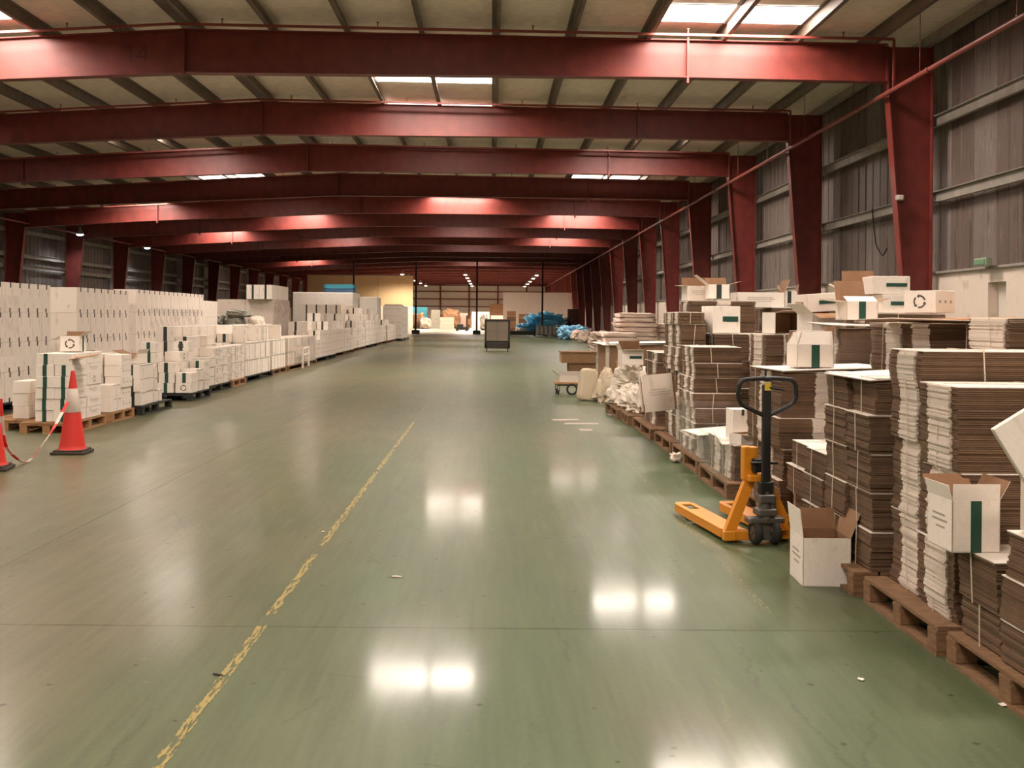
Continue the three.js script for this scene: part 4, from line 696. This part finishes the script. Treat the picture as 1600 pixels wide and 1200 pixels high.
// evaporative cooler in the aisle
{
  const o = thing('air_cooler', 'tall grey brown evaporative cooler cabinet standing alone in the aisle', 'cooler', undefined, 0.28, 0, -48.6), W = 1.2, H = 1.38, y0 = 0.14;
  part('casing', merge([rbx(W, 0.3, 0.8, 0, y0 + 0.15, 0, 0.03), bx(0.08, H, 0.8, -W / 2 + 0.04, y0 + H / 2, 0), bx(0.08, H, 0.8, W / 2 - 0.04, y0 + H / 2, 0), rbx(W, 0.1, 0.84, 0, y0 + H - 0.05, 0, 0.03), bx(W - 0.1, H - 0.1, 0.6, 0, y0 + H / 2, -0.06)]), std({ color: 0x3d3733, roughness: 0.6 }), o);
  for (const s of [-1, 1]) { const p = part('louvre_panel', uvBox(bx(0.49, 0.94, 0.03, s * 0.262, y0 + 0.82, 0.36)), std({ color: 0xb09f8a, roughness: 0.7 }), o); const sl = []; for (let i = 0; i < 22; i++) sl.push(bx(0.47, 0.012, 0.02, s * 0.262, y0 + 0.38 + i * 0.042, 0.383, 0, 0.5)); part('louvre_blades', merge(sl), M.inkPale, p); }
  part('center_bar', bx(0.03, 0.96, 0.04, 0, y0 + 0.82, 0.37), M.girt, o);
  for (const [a, b] of [[-0.5, 0.3], [0.5, 0.3], [-0.5, -0.3], [0.5, -0.3]]) part('caster', merge([cyl(0.055, 0.035, a, 0.055, b, 'x', 14), bx(0.05, 0.06, 0.06, a, 0.115, b)]), M.black, o);
}
// blue heaps, rolls and goods beyond the cooler
{
  const H = (label, px, far, w, h, l, mat, name = 'plastic_heap', cat = 'plastic heap', amp = 0.28, seg = 40) => { const x = (px - 768) * far / 1600, d = far; const o = thing(name, label, cat, undefined, x, 0, -d - l / 2); part(name + '_body', lump(w, h, l, rr(0, 90), amp, seg, 2.2), mat, o); return o; };
  H('bright blue plastic heap piled before the white partition', 853, 98.5, 3.5, 1.9, 3, M.blue); H('lower blue plastic heap at its near end', 821, 97.5, 1.6, 1.0, 1.8, M.blue); H('pale crumpled plastic at the foot of the blue heap', 814, 96.9, 0.9, 0.6, 0.8, M.sack, 'plastic_heap', 'plastic heap', 0.3, 24);
  H('pale blue plastic heap nearer along the wall side', 897, 75, 2.0, 1.0, 3, M.bluePale);
  H('dark bundle beside the bright blue heap', 886, 101.5, 1.5, 1.5, 1.4, std({ color: 0x4a2f2c, roughness: 0.8 }), 'cloth_bundle', 'bundle'); H('grey bundle between the rolls and the dark cabinet', 879, 90, 1.4, 0.9, 1.4, M.sackGrey, 'cloth_bundle', 'bundle');
  for (let i = 0; i < 5; i++) { const d = 88, x = (841 + i * 6.6 - 768) * d / 1600, o = thing('film_roll', 'grey wrapped roll standing on a low pallet, ' + ORD[i] + ' of five', 'roll', 'grey rolls', x, 0.14, -d - 0.4); part('roll', merge([cyl(0.175, 0.75, 0, 0.375, 0, 'y', 20)]), M.sackGrey, o); part('core', cyl(0.05, 0.03, 0, 0.765, 0, 'y', 12), M.kraft, o); }
  { const d = 88, x0 = (838 - 768) * d / 1600, x1 = (871 - 768) * d / 1600; pallet('low dark pallet under the grey rolls', x0 - 0.2, x1 + 0.2, d, d + 0.9, 'woodDark', 0); }
  { const o = thing('dark_cabinet', 'dark brown cabinet standing beside the white partition', 'cabinet', undefined, 8.55, 0, -105); part('cabinet_body', uvBox(rbx(1.5, 2.5, 0.8, 0, 1.27, 0, 0.02)), std({ color: 0x3a2522, roughness: 0.6 }), o); part('door', bx(0.72, 2.3, 0.03, -0.37, 1.3, 0.41), M.steelDark, o); part('door', bx(0.72, 2.3, 0.03, 0.37, 1.3, 0.41), M.steelDark, o); part('plinth', bx(1.4, 0.03, 0.7, 0, 0.015, 0), M.black, o); }
  // brown carton stacks against the white partition
  for (const [px, h, n] of [[799, 2.3, 'taller'], [818, 2.0, 'shorter']]) { const o = thing('carton_stack', n + ' wrapped brown carton stack against the white partition', 'carton stack', undefined, (px - 768) * 108 / 1600, 0, -108.5); for (let i = 0; i < 4; i++) part('carton_layer', uvBox(bx(0.95, h / 4 - 0.02, 0.9, 0, (i + 0.5) * h / 4, 0)), i % 2 ? M.kraftLight : M.kraft, o); }
  // loads along the far wall
  const L = (label, name, cat, x0, x1, y1, d, mat, kind) => { const o = thing(name, label, cat, undefined, (x0 + x1) / 2, 0, -d); if (kind === 'lump') part(name + '_body', lump(x1 - x0, y1, 3, rr(0, 70), 0.2, 26), mat, o); else { const n = Math.max(2, Math.round(y1 / 0.6)); for (let i = 0; i < n; i++) part('carton_layer', uvBox(bx(x1 - x0 - (i % 2) * 0.06, y1 / n - 0.02, 2, 0, (i + 0.5) * y1 / n, 0)), mat, o); } return o; };
  const X = (px, d) => (px - 768) * d / 1600;
  L('brown heap of goods beside the second post', 'goods_heap', 'goods', X(642, 140), X(664, 140), 2.0, 140, M.kraft, 'lump'); L('teal topped load behind the brown heap', 'teal_load', 'goods', X(640, 146), X(668, 146), 3.0, 146, M.teal); L('pale sacks heaped beyond the brown heap', 'goods_heap', 'goods', X(657, 138), X(673, 138), 1.4, 138, M.sack, 'lump');
  L('grey wrapped load beyond the second post', 'wrapped_load', 'goods', X(674, 144), X(688, 144), 2.6, 144, M.sackGrey); L('beige carton load with sacks on top', 'carton_load', 'goods', X(688, 138), X(709, 138), 1.6, 138, M.bale); L('brown sack heap on the beige carton load', 'goods_heap', 'goods', X(690, 145), X(718, 145), 2.6, 145, M.kraft, 'lump');
  L('pale pinkish load in front of the far wall', 'carton_load', 'goods', X(711, 148), X(731, 148), 2.2, 148, M.bale); L('white load behind the third post', 'carton_load', 'goods', X(737, 146), X(765, 146), 2.4, 146, M.white); L('reddish brown load high behind the cooler', 'carton_load', 'goods', X(765, 152), X(787, 152), 3.6, 152, M.kraft); L('grey rounded load beside the cooler', 'wrapped_load', 'goods', X(750, 128), X(762, 128), 1.9, 128, M.sackGrey, 'lump'); L('white load under the reddish brown load', 'carton_load', 'goods', X(767, 143), X(789, 143), 1.9, 143, M.white);
  { const d = 118, o = thing('tow_truck', 'dark low wheeled truck with an upright mast beyond the posts', 'truck', undefined, X(724, d), 0, -d); part('chassis', merge([rbx(1.5, 0.35, 0.9, -0.1, 0.32, 0, 0.05), rbx(0.7, 0.4, 0.85, -0.35, 0.62, 0, 0.08)]), M.black, o); part('mast', merge([bx(0.22, 1.7, 0.1, 0.42, 0.95, -0.25), bx(0.22, 1.7, 0.1, 0.42, 0.95, 0.25), bx(0.12, 0.1, 0.6, 0.42, 1.75, 0)]), M.steelDark, o); part('backrest', uvBox(rbx(0.35, 0.7, 0.6, 0.7, 1.05, 0, 0.05)), M.kraft, o); for (const [a, b] of [[-0.7, 0.4], [0.4, 0.4], [-0.7, -0.4], [0.4, -0.4]]) part('wheel', cyl(0.17, 0.12, a, 0.17, b, 'z', 18), M.rubber, o); }
}
// red cylinder by the wall columns
{ const [x] = spot(1017, 500, 52), o = thing('fire_extinguisher', 'red fire extinguisher cylinder standing by a wall column', 'extinguisher', undefined, 8.3, 0, -52.2); part('tank', new THREE.LatheGeometry([[0, 0], [0.17, 0], [0.18, 0.04], [0.18, 1.25], [0.13, 1.38], [0.05, 1.43], [0.04, 1.5], [0, 1.5]].map((p) => new THREE.Vector2(...p)), 24), std({ color: 0xb2241f, roughness: 0.4 }), o); part('valve', merge([bx(0.06, 0.08, 0.06, 0, 1.54, 0), bx(0.16, 0.03, 0.04, -0.05, 1.6, 0)]), M.black, o); }
// ---------------------------------------------------------------- hand pallet truck
{
  const o = thing('pallet_truck', 'yellow orange hand pallet truck with an upright black handle', 'pallet truck', undefined, 1.945, 0, -7.36, 0.155);
  M.truck = std({ color: 0xd98a1f, roughness: 0.42 }); M.truckPaint = M.truck; M.castGrey = std({ color: 0x6e6a64, roughness: 0.45, metalness: 0.5 });
  // local frame: forks run along -z, the operator stands at +z; the truck is 0.54 wide
  for (const s of [-1, 1]) {
    const sh = new THREE.Shape(); sh.moveTo(-0.08, -0.06); sh.lineTo(-0.08, -1.06); sh.lineTo(-0.05, -1.13); sh.lineTo(0.05, -1.13); sh.lineTo(0.08, -1.06); sh.lineTo(0.08, -0.06); sh.closePath();
    const hole = new THREE.Path(); hole.moveTo(-0.045, -0.82); hole.lineTo(-0.045, -1.03); hole.lineTo(0.045, -1.03); hole.lineTo(0.045, -0.82); hole.closePath(); sh.holes.push(hole);
    const g = new THREE.ExtrudeGeometry(sh, { depth: 0.01, bevelEnabled: true, bevelThickness: 0.004, bevelSize: 0.004, bevelSegments: 2 }); g.rotateX(Math.PI / 2).scale(1, 1, -1);
    const top = new THREE.ExtrudeGeometry(sh, { depth: 0.008, bevelEnabled: true, bevelThickness: 0.004, bevelSize: 0.004, bevelSegments: 2 }).rotateX(Math.PI / 2).translate(s * 0.19, 0.088, 0);
    const f = part('fork', merge([top, bx(0.008, 0.055, 1.0, s * 0.19 - 0.08, 0.055, -0.56), bx(0.008, 0.055, 1.0, s * 0.19 + 0.08, 0.055, -0.56)]), M.truck, o);
    part('load_roller', cyl(0.038, 0.07, s * 0.19, 0.038, -0.92, 'x', 18), M.rubber, f);
    // sloping brace from the heel of the fork up to the head
    const br = part('brace', merge([bar([s * 0.235, 0.05, -0.03], [s * 0.05, 0.46, -0.07], 0.075, 0.05), bar([s * 0.19, 0.07, -0.06], [s * 0.19, 0.07, 0.0], 0.16, 0.05)]), M.truck, o);
    br.castShadow = true;
  }
  part('heel_plate', merge([rbx(0.56, 0.07, 0.04, 0, 0.055, 0.0, 0.008), rbx(0.09, 0.07, 0.05, -0.24, 0.055, 0.005, 0.008)]), M.truck, o);
  part('head', merge([rbx(0.11, 0.24, 0.06, -0.06, 0.56, -0.07, 0.01), rbx(0.17, 0.05, 0.12, -0.01, 0.46, -0.04, 0.01), rbx(0.05, 0.08, 0.07, -0.085, 0.645, -0.075, 0.01)]), M.truck, o);
  part('bracket', merge([rbx(0.12, 0.1, 0.06, 0.005, 0.55, -0.02, 0.01), cyl(0.012, 0.2, 0.02, 0.57, 0.01, 'x', 12)]), M.black, o);
  const p = part('pump', merge([cyl(0.042, 0.2, 0, 0.28, 0.07, 'y', 24), cyl(0.056, 0.04, 0, 0.2, 0.07, 'y', 24), cyl(0.026, 0.12, 0.055, 0.28, 0.075, 'y', 18), rbx(0.12, 0.06, 0.11, 0, 0.33, 0.07, 0.012), rbx(0.14, 0.05, 0.12, 0, 0.235, 0.075, 0.012)]), M.castGrey, o);
  part('pump_rod', cyl(0.014, 0.12, 0.055, 0.39, 0.075, 'y', 14), M.metal, p);
  part('axle_housing', merge([rbx(0.27, 0.045, 0.1, 0, 0.175, 0.07, 0.015), bx(0.05, 0.13, 0.06, 0, 0.1, 0.07), cyl(0.016, 0.2, 0, 0.09, 0.07, 'x', 16)]), M.castGrey, o);
  for (const s of [-1, 1]) { const w = part('steering_wheel', new THREE.TorusGeometry(0.062, 0.026, 12, 28).rotateY(Math.PI / 2).scale(1.1, 1, 1).translate(s * 0.072, 0.09, 0.075), M.rubber, o); part('hub', cyl(0.05, 0.04, s * 0.072, 0.09, 0.075, 'x', 20), M.castGrey, w); }
  part('drawbar', merge([rbx(0.062, 0.74, 0.036, 0, 0.77, 0.085, 0.01), rbx(0.1, 0.1, 0.06, 0, 0.4, 0.08, 0.012)]), M.black, o);
  part('handle_loop', tube([[0.02, 0.92, 0.085], [0.1, 0.955, 0.09], [0.19, 1.0, 0.095], [0.217, 1.06, 0.098], [0.21, 1.14, 0.1], [0.17, 1.175, 0.1], [0, 1.185, 0.1], [-0.17, 1.175, 0.1], [-0.21, 1.14, 0.1], [-0.217, 1.06, 0.098], [-0.19, 1.0, 0.095], [-0.1, 0.955, 0.09], [-0.02, 0.92, 0.085]], 0.016, 90, 12), M.black, o);
  part('release_lever', merge([bar([0.0, 1.12, 0.1], [0.12, 1.1, 0.12], 0.012, 0.012), cyl(0.02, 0.05, 0, 1.18, 0.1, 'x', 14), bx(0.01, 0.06, 0.012, -0.015, 1.22, 0.1)]), M.black, o);
  part('label_sticker', bx(0.045, 0.055, 0.004, 0, 1.125, 0.106), std({ color: 0xd0b53c, roughness: 0.5 }), o);
}
// ---------------------------------------------------------------- traffic cones and the red white tape between them
{
  M.coneRed = std({ color: 0xd23329, roughness: 0.5 }); M.coneWhite = std({ color: 0xd9cbbf, roughness: 0.4 }); M.coneBase = std({ color: 0x3d3128, roughness: 0.8 });
  const cone = new THREE.Group();
  part('rubber_base', merge([rbx(0.38, 0.032, 0.38, 0, 0.016, 0, 0.012, 3), rbx(0.33, 0.024, 0.33, 0, 0.04, 0, 0.01)]), M.coneBase, cone);
  const R = (y) => 0.145 - 0.124 * (y - 0.06) / 0.89;
  const band = (y0, y1, grow, m, n) => part(n, new THREE.LatheGeometry([[0.001, y0], [R(y0) + grow, y0], [R(y1) + grow, y1], [0.001, y1]].map((q) => new THREE.Vector2(...q)), 40), m, cone);
  part('cone_body', new THREE.LatheGeometry([[0.16, 0.05], [0.148, 0.065], [R(0.1), 0.1], [R(0.48), 0.48], [R(0.76), 0.76], [R(0.93), 0.93], [0.018, 0.95], [0.014, 0.95], [0.014, 0.9]].map((q) => new THREE.Vector2(...q)), 40), M.coneRed, cone);
  band(0.475, 0.745, 0.003, M.coneWhite, 'white_band');
  const [x1, d1] = ground(113, 708), [x2, d2] = [-5.12, 10.5];
  place(cone, 'traffic_cone', 'red and white traffic cone on the floor before the carton stack', 'traffic cone', undefined, x1, 0, -d1, 0.06);
  place(cone, 'traffic_cone', 'traffic cone of which only the base corner enters the picture', 'traffic cone', undefined, x2, 0, -d2, 0.2);
  const o = thing('barrier_tape', 'red and white barrier tape sagging between the two traffic cones', 'tape', undefined, 0, 0, 0);
  const A = spot(106, 628, d1 - 0.12), P = [[A[0], A[1], -(d1 - 0.12)], [spot(82, 672, d1 - 0.5)[0], spot(82, 672, d1 - 0.5)[1], -(d1 - 0.5)], [spot(48, 702, d1 - 0.75)[0], 0.03, -(d1 - 0.75)], [spot(30, 700, d1 - 0.95)[0], 0.05, -(d1 - 0.95)], [spot(8, 672, d1 - 1.2)[0], 0.26, -(d1 - 1.2)], [x2 + 0.06, 0.72, -d2 - 0.07]];
  const curve = new THREE.CatmullRomCurve3(P.map((p) => new THREE.Vector3(...p)), false, 'catmullrom', 0.4), n = 26;
  for (let i = 0; i < n; i++) { const a = curve.getPoint(i / n), b = curve.getPoint((i + 1) / n); part(i % 4 < 2 ? 'red_length' : 'white_length', uvBox(bar(a.toArray(), b.toArray(), 0.035, 0.006)), i % 4 < 2 ? M.coneRed : M.coneWhite, o); }
}
// ---------------------------------------------------------------- pipes and small fittings
{
  const pipe = (label, x, y, d0, d1, r, hangers) => { const o = thing('sprinkler_pipe', label, 'pipe', undefined, x, y, -(d0 + d1) / 2), L = d1 - d0; part('pipe_run', uvBox(cyl(r, L, 0, 0, 0, 'z', 14)), M.redPipe, o); const e = topAt(x) + PURLIN - y; for (const d of hangers) { part('hanger', merge([cyl(0.008, e, 0, e / 2, (d0 + d1) / 2 - d, 'y', 8), bx(0.03, 0.05, 0.03, 0, r, (d0 + d1) / 2 - d)]), M.redPipe, o); part('coupling', uvBox(cyl(r * 1.25, 0.09, 0, 0, (d0 + d1) / 2 - d + 0.4, 'z', 14)), M.redPipe, o); } };
  const hs = []; for (let d = 9; d < 90; d += 3.725) hs.push(d);
  pipe('long red pipe running high beside the stacked cardboard', 8.4, 6.45, DN, DF - 2, 0.05, hs);
  pipe('long red pipe running high along the far side wall', -23.55, 6.18, DN, DF - 2, 0.05, hs.map((d) => d + 36).filter((d) => d < 120));
  // branch pipes under the purlins, one before each near frame
  for (let k = 0; k < 5; k++) {
    const d = D0 + k * S - 0.75, o = thing('branch_pipe', 'thin branch pipe under the purlins before the ' + (k ? ORD[k] + ' frame' : 'nearest frame'), 'pipe', 'branch pipes', 0, 0, -d);
    for (const [a, b] of [[XL + 1.2, RX], [RX, 8.4]]) part('pipe_run', uvBox(bar([a, topAt(a) - 0.07, 0], [b, topAt(b) - 0.07, 0], 0.05, 0.05)), M.redPipe, o);
    part('drop', uvBox(bar([8.4, 6.45, 0], [8.4, topAt(8.4) - 0.07, 0], 0.045, 0.045)), M.redPipe, o);
    for (let x = -22; x < 8; x += 3.26) part('sprinkler_head', merge([cyl(0.012, 0.1, x, topAt(x), 0, 'y', 8), cyl(0.03, 0.012, x, topAt(x) + 0.05, 0, 'y', 10)]), M.redPipe, o);
  }
  // cable tray pieces and lamp boxes on the wall
  { const [x, y] = [XWR - 0.36, 2.74], o = thing('emergency_light', 'small green emergency light box on the ledge above the niche', 'emergency light', undefined, x, y, -19.7); part('housing', rbx(0.12, 0.16, 0.5, 0, 0, 0, 0.02), std({ color: 0x8f9c84, roughness: 0.5 }), o); part('lens', rbx(0.02, 0.1, 0.42, -0.065, 0, 0, 0.008), std({ color: 0x6f9272, roughness: 0.35 }), o); part('bracket', bx(0.14, 0.02, 0.3, 0.1, -0.07, 0), M.girt, o); }
  { const o = thing('wall_cable', 'dark cable loop hanging from the girt between the first columns', 'cable', undefined, 0, 0, 0); part('cable', tube([[XWR - 0.3, 4.4, -25.6], [XWR - 0.24, 4.1, -25.7], [XWR - 0.2, 3.5, -25.6], [XWR - 0.2, 3.2, -25.2], [XWR - 0.2, 3.35, -24.9]], 0.018, 40, 8), M.black, o); part('cable_end', tube([[XWR - 0.2, 3.35, -24.0], [XWR - 0.2, 3.8, -23.8], [XWR - 0.2, 4.2, -23.6]], 0.014, 24, 8), M.black, o); }
  { const o = thing('floodlight', 'small grey floodlight on the end of the girt by the nearest column', 'floodlight', undefined, XR - 0.72, 4.25, -D0 + 0.16); part('housing', rbx(0.16, 0.12, 0.12, 0, 0, 0, 0.02), M.girt, o); part('lens', rbx(0.12, 0.09, 0.02, -0.01, 0, 0.066, 0.008), M.coneWhite, o); part('arm', bar([0.05, 0, -0.05], [0.12, 0.0, -0.14], 0.03, 0.03), M.girt, o); }
}
// scraps on the floor
{
  const bits = [[620, 902, 0.07, 0.02, M.whiteOld, 'curled pale strip'], [505, 832, 0.03, 0.02, M.whiteOld, 'tiny pale paper scrap'], [340, 1055, 0.05, 0.012, M.ink, 'dark splinter'], [1345, 1063, 0.03, 0.02, M.white, 'white paper scrap'], [1568, 1103, 0.04, 0.03, M.white, 'crumpled white scrap']];
  for (const [px, py, a, b, m, n] of bits) { const [x, d] = ground(px, py), o = thing('floor_scrap', n + ' lying alone on the green floor', 'scrap', undefined, x, 0.001, -d, rr(-1, 1)); part('scrap', lump(a, 0.008, b, rr(0, 30), 0.3, 10), m, o); }
  const [x, d] = ground(1057, 722), o = thing('plastic_scrap', 'clear crumpled plastic lying beside the pallet corner', 'scrap', undefined, x, 0, -d); part('crumpled_plastic', lump(0.12, 0.1, 0.1, 5, 0.4, 20), M.sack, o);
  for (const [px0, px1, py] of [[862, 905, 656], [882, 935, 662], [950, 985, 648], [905, 925, 672]]) { const [xa, da] = ground(px0, py), [xb] = ground(px1, py), t = thing('floor_sheet', 'pale flat sheet on the floor near the sacks, ' + ORD[[656, 662, 648, 672].indexOf(py)] + ' of four', 'sheet', 'flat sheets by the sacks', (xa + xb) / 2, 0.002, -da, rr(-0.25, 0.25)); part('sheet', uvBox(bx(xb - xa, 0.003, 0.22)), M.inkPale, t); }
}
scene.traverse((o) => { if (o.isMesh) { o.castShadow = o.castShadow !== false; o.receiveShadow = true; } });
renderer.render(scene, camera);
